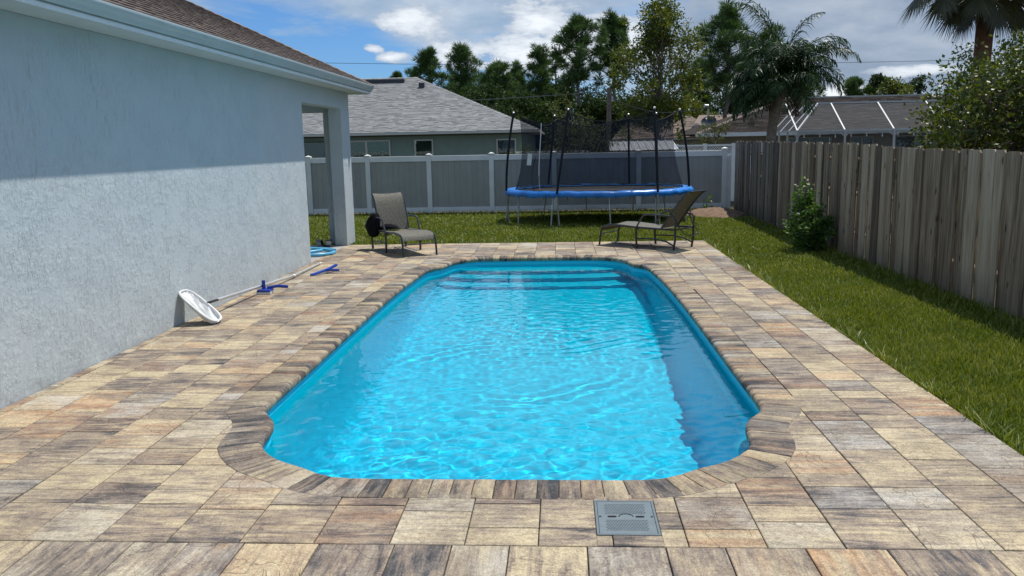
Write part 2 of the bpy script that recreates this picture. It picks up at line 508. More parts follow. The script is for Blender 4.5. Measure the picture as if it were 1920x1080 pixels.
def leaf_mat(name, cols, rough=0.5, trans=0.35, spec=0.4):
    m, g, out = material(name)
    geo = g.n('ShaderNodeNewGeometry')
    r = geo.outputs['Random Per Island']
    p = geo.outputs['Position']
    v = g.math('ADD', g.math('MULTIPLY', r, 0.6), g.math('MULTIPLY', g.noise(p, 0.9, 4, 0.6), 0.5))
    n = len(cols)
    col = g.ramp(v, [(0.2 + 0.65 * i / (n - 1), c) for i, c in enumerate(cols)])
    b = g.n('ShaderNodeBsdfPrincipled', {'Base Color': col, 'Roughness': rough, 'Specular IOR Level': spec})
    t = g.n('ShaderNodeBsdfTranslucent', {'Color': g.mix(1.0, col, (1.25, 1.35, 0.55), 'MULTIPLY')})
    mx = g.n('ShaderNodeMixShader', {0: trans, 1: b.outputs[0], 2: t.outputs[0]})
    g.t.links.new(mx.outputs[0], out.inputs[0])
leaf_mat('leaf_pine', [(0.026, 0.060, 0.018), (0.065, 0.130, 0.034), (0.15, 0.225, 0.055)], 0.55, 0.15)
leaf_mat('leaf_gum', [(0.035, 0.060, 0.010), (0.085, 0.118, 0.015), (0.20, 0.19, 0.028)], 0.45, 0.35)
leaf_mat('leaf_dark', [(0.018, 0.036, 0.012), (0.036, 0.062, 0.018), (0.065, 0.095, 0.026)], 0.65, 0.2, 0.15)
leaf_mat('leaf_palm', [(0.012, 0.034, 0.012), (0.026, 0.064, 0.020), (0.06, 0.105, 0.032)], 0.42, 0.2, 0.3)
leaf_mat('leaf_sabal', [(0.040, 0.032, 0.014), (0.055, 0.062, 0.022), (0.085, 0.08, 0.035)], 0.45, 0.15, 0.35)
leaf_mat('leaf_dead', [(0.05, 0.03, 0.018), (0.10, 0.06, 0.035), (0.17, 0.11, 0.06)], 0.7, 0.2)
leaf_mat('leaf_citrus', [(0.018, 0.034, 0.006), (0.055, 0.080, 0.009), (0.19, 0.205, 0.024)], 0.45, 0.22, 0.35)
leaf_mat('leaf_shrub', [(0.030, 0.080, 0.014), (0.075, 0.165, 0.028), (0.18, 0.29, 0.05)], 0.45, 0.3, 0.3)
leaf_mat('leaf_olive', [(0.045, 0.062, 0.018), (0.08, 0.095, 0.03), (0.17, 0.165, 0.07)], 0.6, 0.3, 0.2)
leaf_mat('petal', [(0.7, 0.62, 0.62), (0.8, 0.75, 0.74)], 0.6, 0.2)
m, g, out = material('grass_blade')
geo = g.n('ShaderNodeNewGeometry')
p = geo.outputs['Position']
v = g.math('ADD', g.math('MULTIPLY', geo.outputs['Random Per Island'], 0.55), g.math('MULTIPLY', g.noise(p, 1.1, 4, 0.6), 0.6))
col = g.ramp(v, [(0.28, (0.065, 0.105, 0.005)), (0.5, (0.125, 0.175, 0.009)), (0.70, (0.20, 0.235, 0.015)), (0.86, (0.32, 0.31, 0.07))])
b = g.n('ShaderNodeBsdfPrincipled', {'Base Color': col, 'Roughness': 0.42, 'Specular IOR Level': 0.45})
t = g.n('ShaderNodeBsdfTranslucent', {'Color': g.mix(1.0, col, (1.2, 1.2, 0.5), 'MULTIPLY')})
mx = g.n('ShaderNodeMixShader', {0: 0.3, 1: b.outputs[0], 2: t.outputs[0]})
g.t.links.new(mx.outputs[0], out.inputs[0])

simple('bark', (0.16, 0.13, 0.11), 0.9, 0.3, 8, 0.1, bump=0.6, bscale=20)
simple('bark_palm', (0.20, 0.165, 0.125), 0.9, 0.3, 10, 0.1, bump=0.6, bscale=30)
simple('soil', (0.085, 0.075, 0.045), 0.95, 0.35, 3, 0.1, bump=0.6, bscale=40)
simple('lawn_soil', (0.055, 0.070, 0.018), 0.95, 0.35, 5, 0.1, bump=0.6, bscale=60)
simple('dirt', (0.20, 0.135, 0.095), 0.95, 0.35, 7, 0.1, bump=0.8, bscale=30)
simple('joint_sand', (0.050, 0.043, 0.036), 0.95, 0.3, 30, 0.1)
simple('concrete', (0.36, 0.35, 0.33), 0.85, 0.12, 4, 0.2, bump=0.25, bscale=90)
simple('gravel_edge', (0.24, 0.24, 0.235), 0.9, 0.3, 60, 0.2, bump=0.8, bscale=90)
simple('white_paint', (0.82, 0.84, 0.83), 0.45, 0.06, 5, 0.4)
simple('gutter_paint', (0.52, 0.60, 0.61), 0.35, 0.05, 3, 0.5)
simple('soffit_paint', (0.60, 0.66, 0.66), 0.55, 0.05, 4, 0.3)
simple('vinyl_white', (0.80, 0.80, 0.77), 0.4, 0.07, 3, 0.4)
simple('cage_white', (0.50, 0.52, 0.51), 0.5, 0.05, 5, 0.3)
simple('vinyl_grey', (0.36, 0.36, 0.335), 0.5, 0.06, 3, 0.3, objr=0.05)
simple('house_sage', (0.20, 0.262, 0.225), 0.85, 0.06, 3, 0.2, bump=0.3, bscale=60)
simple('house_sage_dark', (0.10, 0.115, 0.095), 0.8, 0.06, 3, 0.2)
simple('house_tan', (0.30, 0.275, 0.235), 0.85, 0.08, 3, 0.2)
simple('house_beige', (0.42, 0.38, 0.32), 0.85, 0.08, 3, 0.2)
simple('trim_beige', (0.52, 0.52, 0.46), 0.6, 0.05, 3, 0.3)
simple('black_metal', (0.016, 0.018, 0.022), 0.35, 0.1, 9, 0.6)
simple('bronze_metal', (0.022, 0.026, 0.030), 0.32, 0.1, 9, 0.6)
simple('dark_void', (0.012, 0.013, 0.014), 0.7, 0.1, 3, 0.2)
simple('galvanised', (0.42, 0.44, 0.44), 0.4, 0.15, 12, 0.5, metal=0.7)
simple('foam_black', (0.018, 0.019, 0.023), 0.7, 0.15, 14, 0.2)
simple('aluminium', (0.62, 0.63, 0.63), 0.35, 0.06, 5, 0.5, metal=0.5)
simple('plastic_white', (0.72, 0.72, 0.70), 0.45, 0.05, 8, 0.4)
simple('net_fabric', (0.74, 0.75, 0.74), 0.8, 0.05, 20, 0.2, bump=0.3, bscale=300)
simple('plastic_blue', (0.012, 0.045, 0.33), 0.3, 0.1, 20, 0.5)
simple('bristle', (0.60, 0.60, 0.55), 0.8, 0.1, 60, 0.2)
simple('hose_blue', (0.10, 0.42, 0.66), 0.35, 0.12, 9, 0.5)
simple('pad_blue', (0.02, 0.20, 0.62), 0.35, 0.3, 5, 0.5, bump=1.0, bscale=9)
simple('tramp_mat', (0.06, 0.055, 0.05), 0.55, 0.1, 20, 0.3)
simple('towel_black', (0.010, 0.010, 0.014), 0.95, 0.2, 20, 0.1, bump=0.5, bscale=60)
simple('lid_grey', (0.15, 0.185, 0.20), 0.5, 0.08, 20, 0.4, bump=0.15, bscale=200)
simple('paper', (0.75, 0.75, 0.72), 0.6, 0.05, 10, 0.2)
simple('wire', (0.05, 0.055, 0.06), 0.5, 0.1, 5, 0.3)
simple('roof_metal', (0.50, 0.51, 0.51), 0.4, 0.12, 3, 0.4, metal=0.2)
simple('glass_dish', (0.012, 0.022, 0.035), 0.4, 0.1, 5, 0.4)
simple('curtain', (0.16, 0.20, 0.16), 0.9, 0.15, 14, 0.1)
simple('cloud_lamp', (0.55, 0.55, 0.52), 0.3, 0.05, 5, 0.5)

# sling fabric, woven
m, g, out = material('sling_fabric')
p = g.n('ShaderNodeTexCoord').outputs['Object']
w = g.noise(p, 130, 3, 0.7)
w2 = g.noise(g.vm('MULTIPLY', p, (25, 60, 25)), 1.0, 4, 0.7)
col = g.ramp(g.math('ADD', g.math('MULTIPLY', w, 0.55), g.math('MULTIPLY', w2, 0.45)), [(0.36, (0.09, 0.085, 0.07)), (0.5, (0.20, 0.19, 0.155)), (0.64, (0.33, 0.315, 0.26))])
b = g.n('ShaderNodeBsdfPrincipled', {'Base Color': col, 'Roughness': 0.7, 'Specular IOR Level': 0.25})
t = g.n('ShaderNodeBsdfTranslucent', {'Color': g.mix(1.0, col, (1.0, 0.85, 0.6), 'MULTIPLY')})
mx = g.n('ShaderNodeMixShader', {0: 0.25, 1: b.outputs[0], 2: t.outputs[0]})
g.t.links.new(mx.outputs[0], out.inputs[0])

def mesh_screen(name, col, alpha, scale=0):
    m, g, out = material(name)
    b = g.n('ShaderNodeBsdfPrincipled', {'Base Color': (*col, 1), 'Roughness': 0.7, 'Specular IOR Level': 0.1})
    t = g.n('ShaderNodeBsdfTransparent')
    f = alpha
    mx = g.n('ShaderNodeMixShader', {0: f, 1: t.outputs[0], 2: b.outputs[0]})
    g.t.links.new(mx.outputs[0], out.inputs[0])
mesh_screen('tramp_net', (0.014, 0.020, 0.035), 0.43)
mesh_screen('insect_screen', (0.075, 0.08, 0.085), 0.42)
# window glass over a dark room
m, g, out = material('window_glass')
p = pos(g)
b = g.n('ShaderNodeBsdfGlossy', {'Color': (0.9, 0.95, 1, 1), 'Roughness': 0.03})
t = g.n('ShaderNodeBsdfTransparent', {'Color': (0.75, 0.85, 0.8, 1)})
fr = g.n('ShaderNodeFresnel', {'IOR': 1.45})
mx = g.n('ShaderNodeMixShader', {0: g.math('ADD', fr.outputs[0], 0.03), 1: t.outputs[0], 2: b.outputs[0]})
g.t.links.new(mx.outputs[0], out.inputs[0])
# ================================================================== POOL OUTLINE
PCX = -0.375                                   # pool centre line
near_l = [(-2.075, 5.62), (-2.065, 5.36), (-2.02, 5.25), (-1.93, 5.12), (-1.875, 4.95), (-1.865, 4.80), (-1.82, 4.62), (-1.66, 4.42), (-1.46, 4.29), (-1.31, 4.185), (-1.17, 4.145), (-1.0, 4.14)]
far_r = [(1.325, 9.2), (1.30, 10.4), (1.26, 11.2), (1.225, 11.72), (1.17, 11.92), (1.06, 12.05), (1.00, 12.22), (0.97, 12.42), (0.86, 12.66), (0.62, 12.86), (0.35, 12.90)]
def mir(p): return (2 * PCX - p[0], p[1])
ctrl = [(-0.7, 4.14), (-0.375, 4.14), (-0.05, 4.14)] + [mir(p) for p in near_l[::-1]]
ctrl += [(1.325, 6.4), (1.33, 7.6)] + far_r + [(-0.05, 12.91), (-0.375, 12.91), (-0.7, 12.91)] + [mir(p) for p in far_r[::-1]]
ctrl += [(-2.08, 7.6), (-2.075, 6.4)] + near_l
def catmull(pts, per=12):
    out = []
    n = len(pts)
    for i in range(n):
        p0, p1, p2, p3 = [np.array(pts[(i + k) % n]) for k in (-1, 0, 1, 2)]
        for j in range(per):
            t = j / per
            # centripetal-like tension
            l = np.linalg.norm(p2 - p1)
            m1 = (p2 - p0) / max(1e-6, np.linalg.norm(p2 - p0)) * l
            m2 = (p3 - p1) / max(1e-6, np.linalg.norm(p3 - p1)) * l
            t2, t3 = t * t, t * t * t
            out.append((2 * t3 - 3 * t2 + 1) * p1 + (t3 - 2 * t2 + t) * m1 + (-2 * t3 + 3 * t2) * p2 + (t3 - t2) * m2)
    return np.array(out)
dense = catmull(ctrl, 14)
def resample(poly, n):
    d = np.linalg.norm(np.roll(poly, -1, 0) - poly, axis=1)
    s = np.concatenate([[0], np.cumsum(d)])
    L = s[-1]
    q = np.linspace(0, L, n, endpoint=False)
    P2 = np.vstack([poly, poly[:1]])
    return np.stack([np.interp(q, s, P2[:, 0]), np.interp(q, s, P2[:, 1])], 1), L
OUT, PERI = resample(dense, 1200)              # counter-clockwise
def normals(poly, win):
    n = len(poly)
    t = np.roll(poly, -1, 0) - np.roll(poly, 1, 0)
    t /= np.linalg.norm(t, axis=1)[:, None]
    nn = np.stack([t[:, 1], -t[:, 0]], 1)
    k = np.ones(win) / win
    r = np.stack([np.convolve(np.concatenate([nn[-win:, i], nn[:, i], nn[:win, i]]), k, 'same')[win:-win] for i in (0, 1)], 1)
    return r / np.linalg.norm(r, axis=1)[:, None]
NRM = normals(OUT, 21)
def offset(poly, nrm, d): return poly + nrm * d

# ---- shell: rings going down, each blended towards a plain rounded rectangle
ring, _ = resample(OUT, 300)
rn = normals(ring, 7)
ctr = np.array([PCX, 8.53])
def rrect(hw, hl, rad, pts, cy=8.53):
    res = []
    c = np.array([PCX, cy])
    for p in pts:
        d = p - c
        a = atan2(d[1], d[0])
        e = 2 / 9.0
        # superellipse radius along this angle
        ca, sa = abs(cos(a)) + 1e-9, abs(sin(a)) + 1e-9
        r_ = ((ca / hw) ** 7 + (sa / hl) ** 7) ** (-1 / 7)
        res.append(c + np.array([cos(a), sin(a)]) * r_)
    return np.array(res)
def floor_z(y):
    t = min(1, max(0, (y - 5.0) / 6.0))
    return -1.42 + 0.40 * t
shell_rings = []
def addring(xy, zf):
    shell_rings.append([(x, y, zf(y) if callable(zf) else zf) for x, y in xy])
addring(offset(ring, rn, 0.05), -0.050)
addring(offset(ring, rn, 0.032), -0.052)
addring(offset(ring, rn, 0.022), -0.065)
addring(offset(ring, rn, 0.018), -0.125)
addring(offset(ring, rn, 0.004), -0.165)
addring(offset(ring, rn, -0.035), -0.19)
addring(offset(ring, rn, -0.055), -0.23)
base = rrect(1.60, 4.30, .3, ring)
mid = rrect(1.50, 4.16, .3, ring)
low = rrect(1.38, 4.02, .3, ring)
o2 = offset(ring, rn, -0.06)
for t, z in ((0.25, -0.36), (0.55, -0.6), (0.85, -0.85)):
    addring(o2 * (1 - t) + mid * t, z)
addring(mid, -0.93)
addring(mid * .6 + low * .4, lambda y: floor_z(y) + 0.10)
addring(mid * .25 + low * .75, lambda y: floor_z(y) + 0.03)
addring(low, lambda y: floor_z(y))
c0 = np.array([PCX, 8.53])
for k in (0.85, 0.65, 0.4, 0.2):
    addring(c0 + (low - c0) * k, lambda y: floor_z(y))
mb = MB()
mb.loft([list(r) for r in shell_rings])
n0 = (len(shell_rings) - 1) * 300
mb.v.append((c0[0], c0[1], floor_z(c0[1])))
ci = len(mb.v) - 1
mb.f += [(n0 + i, n0 + (i + 1) % 300, ci) for i in range(300)]
mb.f = [tuple(f[::-1]) for f in mb.f]
pool = thing('swimming_pool', (PCX, 8.53, 0), 'turquoise in-ground pool edged with rounded paver coping in the deck', 'swimming pool')
shell = mb.build('pool_shell', 'shell_gelcoat', pool, True)
# entry steps across the far end
def step(y0, y1, z, sag, hw, name='pool_step'):
    nx = 40
    top = []; nose = []; foot = []
    back = []
    for i in range(nx + 1):
        u = -1 + 2 * i / nx
        x = PCX + u * hw
        yy = y0 + sag * (u ** 4) 
        back.append((x, y1, z)); top.append((x, yy + 0.05, z)); nose.append((x, yy + .015, z - 0.012)); foot.append((x, yy, z - 0.05))
    bot = [(p[0], p[1] + 0.0, -1.06) for p in foot]
    m_ = MB()
    m_.loft([back, top, nose, foot, bot], closed=False)
    return m_.build(name, 'shell_gelcoat', pool, True)
step(12.42, 12.98, -0.30, 0.16, 1.22)
step(12.02, 12.60, -0.56, 0.20, 1.36)
step(11.62, 12.20, -0.82, 0.20, 1.45)

# ---- water surface: real waves
WZ = -0.115
xs = np.arange(-2.20, 1.46, 0.0145); ys = np.arange(4.02, 13.02, 0.0145)
X, Y = np.meshgrid(xs, ys)
Zw = np.zeros_like(X)
wr = np.random.RandomState(5)
calm = 0.55 + 0.45 * np.sin(X * 1.3 + 0.6 * Y) * np.sin(Y * 0.9 + 1.0)
act = 0.30 + 0.75 * np.exp(-((Y - 4.9) / 1.0) ** 2) + 0.36 * np.exp(-((Y - 9.2) / 1.0) ** 2) * np.exp(-((X + 0.1) / 1.2) ** 2)
for i in range(130):
    lam = np.exp(wr.uniform(np.log(0.058), np.log(0.34)))
    th = wr.uniform(0, 2 * pi)
    k = 2 * pi / lam
    amp = 0.00105 * lam * (lam / .15) ** .35 * (0.5 + wr.rand())
    warp = 0.35 * np.sin(X * wr.uniform(0.6, 1.9) + Y * wr.uniform(0.5, 1.6) + wr.rand() * 6)
    Zw += amp * np.sin(k * (X * cos(th) + Y * sin(th) + warp * 0.35) + wr.rand() * 6.28) * (0.6 + 0.4 * calm) * act
def rings(cx, cy, lam, amp, r0, w, sx=1.0):
    amp = amp * 0.55
    r = np.sqrt(((X - cx) / sx) ** 2 + (Y - cy) ** 2) + 0.05 * np.sin(X * 4.1 + 2 * np.sin(Y * 3.3)) + 0.035 * np.sin(Y * 7.3 - X * 5.1)
    amp = amp * (0.4 + 0.6 * np.sin(X * 2.3 + cx * 7) * np.sin(Y * 2.9 + cy))
    return amp * np.sin(2 * pi * r / lam + 0.8 * np.sin(3 * np.arctan2(Y - cy, X - cx))) * np.exp(-((r - r0) / w) ** 2)
Zw += rings(-0.75, 4.62, 0.12, 0.0021, 0.55, 0.55, 1.5)
Zw += rings(-0.30, 8.1, 0.17, 0.0022, 0.9, 0.6, 1.3)
Zw += rings(-0.9, 5.2, 0.21, 0.0016, 0.8, 0.6, 1.2)
Zw += rings(0.3, 9.9, 0.15, 0.0012, 0.8, 0.7, 1.2)
Zw = Zw - Zw.mean() + WZ
# keep only cells that touch the pool outline (a margin hides under the coping)
from mathutils.geometry import intersect_point_line
def inside(poly, px, py):
    n = len(poly); c = np.zeros(px.shape, bool); j = n - 1
    for i in range(n):
        xi, yi = poly[i]; xj, yj = poly[j]
        cond = ((yi > py) != (yj > py)) & (px < (xj - xi) * (py - yi) / (yj - yi + 1e-12) + xi)
        c ^= cond; j = i
    return c
lim = offset(ring, rn, 0.024)
ins = inside(lim, X, Y)
# snap the rim: vertices just outside are pulled on to the shell line
need = np.zeros_like(ins)
for dy in (-1, 0, 1):
    for dx in (-1, 0, 1):
        need |= np.roll(np.roll(ins, dy, 0), dx, 1)
edge = need & ~ins
ex = np.argwhere(edge)
for iy, ix in ex:
    d = (lim[:, 0] - X[iy, ix]) ** 2 + (lim[:, 1] - Y[iy, ix]) ** 2
    k = d.argmin(); X[iy, ix], Y[iy, ix] = lim[k]
idx = -np.ones(X.shape, int)
idx[need] = np.arange(need.sum())
Vw = np.stack([X[need], Y[need], Zw[need]], 1)
q = need[:-1, :-1] & need[:-1, 1:] & need[1:, 1:] & need[1:, :-1]
Fw = np.stack([idx[:-1, :-1][q], idx[:-1, 1:][q], idx[1:, 1:][q], idx[1:, :-1][q]], 1)
water = npmesh('water', Vw, Fw, 'pool_water', None, True, 'structure')
water['label'] = 'rippled turquoise water filling the pool'
try:
    water.cycles.is_caustics_caster = True
    for o in pool.children: o.cycles.is_caustics_receiver = True
    sd.cycles.is_caustics_light = True
except Exception as e:
    print('caustics', e)

# ---- coping stones
NB = int(round(PERI / 0.112))
fi = lambda s: (s / PERI * len(OUT)) % len(OUT)
def at_s(arr, s):
    f_ = fi(s); i = int(f_); t = f_ - i
    return arr[i % len(arr)] * (1 - t) + arr[(i + 1) % len(arr)] * t
CW = 0.255
# smoothed outer line, so that the stones fan round the corners
NR2 = normals(OUT, 31)
for b in range(NB):
    s0 = b * PERI / NB; s1 = (b + 1) * PERI / NB; g_ = 0.0026
    pa, pb = at_s(OUT, s0 + g_), at_s(OUT, s1 - g_)
    na, nb = at_s(NR2, s0), at_s(NR2, s1)
    na = na / np.linalg.norm(na); nb = nb / np.linalg.norm(nb)
    sm = (s0 + s1) / 2
    nm = at_s(NR2, sm); nm = nm / np.linalg.norm(nm)
    # keep a minimum width at the outer end where normals converge
    oa, ob = pa + na * CW, pb + nb * CW
    base_ = at_s(OUT, sm)
    tt = np.array([-nm[1], nm[0]])
    wd = (ob - oa) @ tt
    if wd < 0.03:
        mdp = (oa + ob) / 2; oa, ob = mdp - tt * 0.015, mdp + tt * 0.015
    prof = [(0.004, -0.058), (-0.004, -0.035), (-0.001, -0.016), (0.010, -0.003), (0.028, 0.003), (CW - 0.004, 0.003), (CW, -0.001), (CW, -0.05)]
    R_ = np.array([[nm[0], nm[1]], [-nm[1], nm[0]]])
    A = []; B = []
    for u, z in prof:
        a_ = pa + (oa - pa) * (u / CW); b_ = pb + (ob - pb) * (u / CW)
        A.append((*(R_ @ (a_ - base_)), z)); B.append((*(R_ @ (b_ - base_)), z))
    # two inner loops give the rounded arrises between stones
    def lerp(k):
        return [tuple(A[i][j] * (1 - k) + B[i][j] * k for j in range(3)) for i in range(len(A))]
    e_ = 0.035
    A2, B2 = lerp(e_), lerp(1 - e_)
    A1 = [(x, y, z - (0.003 if i not in (0, 7) else 0)) for i, (x, y, z) in enumerate(A)]
    B1 = [(x, y, z - (0.003 if i not in (0, 7) else 0)) for i, (x, y, z) in enumerate(B)]
    mb = MB(); mb.loft([A1, A2, B2, B1], closed=True, capa=True, capb=True)
    o = mk('coping_stone', mb.v, mb.f, 'coping_stone', None, True)
    o.parent = pool
    a_ = atan2(nm[1], nm[0])
    o.location = (base_[0] - PCX, base_[1] - 8.53, rnd.uniform(-0.0012, 0.0012))
    o.rotation_euler = (0, 0, a_)

# ================================================================== DECK
outer = offset(OUT, NR2, CW)[::6]
DX0, DX1, DY0, DY1 = -3.945, 2.545, 2.93, 14.93
DS = 0.05
# sand bed under the joints, with a hole for the pool
def ring_fill(outer_rect, hole, z, name, mat, **kw):
    import bmesh
    bm = bmesh.new()
    hv = [bm.verts.new((x, y, z)) for x, y in hole]
    ov = [bm.verts.new((x, y, z)) for x, y in outer_rect]
    es = [bm.edges.new((hv[i], hv[(i + 1) % len(hv)])) for i in range(len(hv))] + [bm.edges.new((ov[i], ov[(i + 1) % len(ov)])) for i in range(len(ov))]
    bmesh.ops.triangle_fill(bm, use_beauty=True, use_dissolve=False, edges=es, normal=(0, 0, 1))
    me = bpy.data.meshes.new(name); bm.to_mesh(me); bm.free()
    me.materials.append(MATS[mat])
    o = bpy.data.objects.new(name, me); COL.objects.link(o)
    for k, v in kw.items(): o[k] = v
    return o
hole = offset(OUT, NR2, CW - 0.03)[::12]
deck = ring_fill([(DX0, DY0), (DX1, DY0), (DX1, DY1), (DX0, DY1)], hole, -0.014, 'deck', 'joint_sand', kind='structure')
big = 900
gnd = ring_fill([(-big, -60), (big, -60), (big, 1400), (-big, 1400)], hole, -0.055, 'ground', 'soil', kind='structure')

cols_x = [-3.945, -3.86, -3.52, -3.18, -2.84, -2.50, -2.165, -1.82, -1.48, -1.135, -0.79, -0.45, -0.12, 0.215, 0.545, 0.885, 1.22, 1.56, 1.885, 2.215, 2.545]
JOINT = 3.395
rects = []
pr = random.Random(21)
LN = [0.172, 0.258, 0.344, 0.344, 0.258, 0.516]
def clip(poly, a, b, c):            # keep a*x+b*y<=c
    out = []
    n = len(poly)
    for i in range(n):
        p, q_ = poly[i], poly[(i + 1) % n]
        dp = a * p[0] + b * p[1] - c; dq = a * q_[0] + b * q_[1] - c
        if dp <= 0: out.append(p)
        if dp * dq < 0:
            t = dp / (dp - dq); out.append((p[0] + (q_[0] - p[0]) * t, p[1] + (q_[1] - p[1]) * t))
    return out
def area(p): return 0.5 * abs(sum(p[i][0] * p[(i + 1) % len(p)][1] - p[(i + 1) % len(p)][0] * p[i][1] for i in range(len(p))))
def inpoly(poly, x, y):
    return bool(inside(poly, np.array([x]), np.array([y]))[0])
HATCH = (0.145, 3.50, 0.435, 3.865)
G = 0.0028
for ci_ in range(len(cols_x) - 1):
    x0, x1 = cols_x[ci_], cols_x[ci_ + 1]
    y = JOINT - (pr.choice([0, 0]))
    first = True
    while y < DY1 - 0.01:
        l = pr.choice(LN)
        if first:
            l = pr.choice([0.172, 0.258, 0.344, 0.40]); first = False
        y1 = min(y + l, DY1)
        if DY1 - y1 < 0.09: y1 = DY1
        rects.append((x0, y, x1, y1, 'x'))
        y = y1
x = DX0
while x < DX1 - 0.01:
    w = pr.choice([0.258, 0.344, 0.344, 0.43])
    x1 = min(x + w, DX1)
    if DX1 - x1 < 0.12: x1 = DX1
    rects.append((x, DY0, x1, JOINT, 'y'))
    x = x1
pieces = []
SX0, SX1 = -2.08 - CW, 1.33 + CW         # straight side lines of the coping
for (x0, y0, x1, y1, gr_) in rects:
    poly = [(x0 + G, y0 + G), (x1 - G, y0 + G), (x1 - G, y1 - G), (x0 + G, y1 - G)]
    my = (y0 + y1) / 2
    # tight cut against the near straight and the two sides
    if y1 > 4.0 and y0 < 13.2:
        if x0 < SX0 < x1 and 5.6 < my < 9.8: poly = clip(poly, 1, 0, SX0 - 0.004)
        if x0 < SX1 < x1 and 5.6 < my < 9.8: poly = clip(poly, -1, 0, -(SX1 + 0.004))
        if y0 < 4.14 - CW < y1 and -1.2 < (x0 + x1) / 2 < 0.5: poly = clip(poly, 0, 1, 4.14 - CW - 0.004)
    if len(poly) < 3 or area(poly) < 0.0012: continue
    # drop pieces that lie wholly inside the pool or under its coping
    sm_ = [(poly[i][0] * (1 - t) + poly[(i + 1) % len(poly)][0] * t, poly[i][1] * (1 - t) + poly[(i + 1) % len(poly)][1] * t) for i in range(len(poly)) for t in (0, .33, .66)]
    ino = [inpoly(outer, *p) for p in sm_]
    if all(ino): continue
    inn = [inpoly(OUT[::6], *p) for p in sm_]
    if any(ino):
        # cut the stone along the coping with a few straight saw cuts
        ns = [p for p, k in zip(sm_, ino) if k]
        cxy = np.array([(x0 + x1) / 2, my])
        d = np.linalg.norm(outer - cxy, axis=1)
        o_i = [k for k in range(len(outer)) if x0 - .02 < outer[k][0] < x1 + .02 and y0 - .02 < outer[k][1] < y1 + .02]
        nr_ = NR2[::6]
        if o_i:
            # convex where the coping bulges: intersect with tangent half planes that keep most area
            best = poly
            cand = []
            for k in (o_i[len(o_i) // 2], o_i[0], o_i[-1]):
                n_ = nr_[k]; c_ = n_ @ outer[k]
                # slide the cut a little under the coping
                cand.append(clip(poly, -n_[0], -n_[1], -(c_ - 0.05)))
            cand = [c for c in cand if len(c) >= 3 and area(c) > 0.002]
            if cand: poly = cand[0]
    ps = [(poly[i][0] * (1 - t) + poly[(i + 1) % len(poly)][0] * t, poly[i][1] * (1 - t) + poly[(i + 1) % len(poly)][1] * t) for i in range(len(poly)) for t in (0, .5)]
    if any(inpoly(OUT[::6], *p) for p in ps):
        # still reaches the water: cut back to the coping's inner line
        cxy = np.array([sum(p[0] for p in poly) / len(poly), sum(p[1] for p in poly) / len(poly)])
        k = np.linalg.norm(OUT - cxy, axis=1).argmin()
        n_ = NR2[k]; c_ = n_ @ OUT[k]
        poly = clip(poly, -n_[0], -n_[1], -(c_ + 0.12))
        if len(poly) < 3 or area(poly) < 0.002: continue
    pieces.append((poly, gr_))
# the skimmer lid replaces part of the stones round it
hx0, hy0, hx1, hy1 = HATCH
pp = []
for poly, gr_ in pieces:
    bx0, bx1 = min(p[0] for p in poly), max(p[0] for p in poly); by0, by1 = min(p[1] for p in poly), max(p[1] for p in poly)
    if bx1 <= hx0 or bx0 >= hx1 or by1 <= hy0 or by0 >= hy1:
        pp.append((poly, gr_)); continue
    m_ = 0.003
    for c in ((1, 0, hx0 - m_), (-1, 0, -(hx1 + m_))):
        q_ = clip(poly, *c)
        if len(q_) >= 3 and area(q_) > 0.001: pp.append((q_, gr_))
    midp = clip(clip(poly, 1, 0, hx1 + m_), -1, 0, -(hx0 - m_))
    for c in ((0, 1, hy0 - m_), (0, -1, -(hy1 + m_))):
        q_ = clip(midp, *c)
        if len(q_) >= 3 and area(q_) > 0.001: pp.append((q_, gr_))
pieces = pp
def cen(poly): return (sum(p[0] for p in poly) / len(poly), sum(p[1] for p in poly) / len(poly))
def shows(poly):
    cx_, cy_ = cen(poly)
    d2 = cx_ * cx_ + cy_ * cy_ + CAMZ ** 2
    vis = 1.0 if (abs(cx_ + 0.06 * cy_) < cy_ * 0.66 + .15 and cy_ > 3.0) else 0.05
    return area(poly) * vis / (d2 ** 1.5)
pieces.sort(key=lambda t: -shows(t[0]))
MBF = MB()
for i, (poly, gr_) in enumerate(pieces):
    cx_, cy_ = cen(poly)
    if i < 298:
        loc = [(x - cx_, y - cy_) for x, y in poly]
        mb = MB(); mb.prism(loc, -0.05, 0.0, 0.0035)
        o = mk('paver', mb.v, mb.f, 'paver_field' if gr_ == 'x' else 'paver_border', None)
        o.parent = deck
        o.location = (cx_, cy_, pr.uniform(-0.0018, 0.0012))
        o.rotation_euler = (pr.gauss(0, 0.0022), pr.gauss(0, 0.0022), 0)
    else:
        z = pr.uniform(-0.0018, 0.0012)
        mb = MB(); mb.prism(poly, -0.05 + z, z, 0.0035)
        MBF.add(mb.v, mb.f)
MBF.build('paver_field', 'paver_field_far', deck, kind='stuff')

# mortar bed under the coping
def annulus(z0, z1):
    a = offset(OUT, NR2, 0.012)[::6]; b = offset(OUT, NR2, CW - .004)[::6]
    m_ = MB(); m_.loft([[(x, y, z0) for x, y in a], [(x, y, z1) for x, y in a], [(x, y, z1) for x, y in b], [(x, y, z0) for x, y in b]]); return m_
annulus(-0.056, -0.004).build('coping_bed', 'joint_sand', pool)
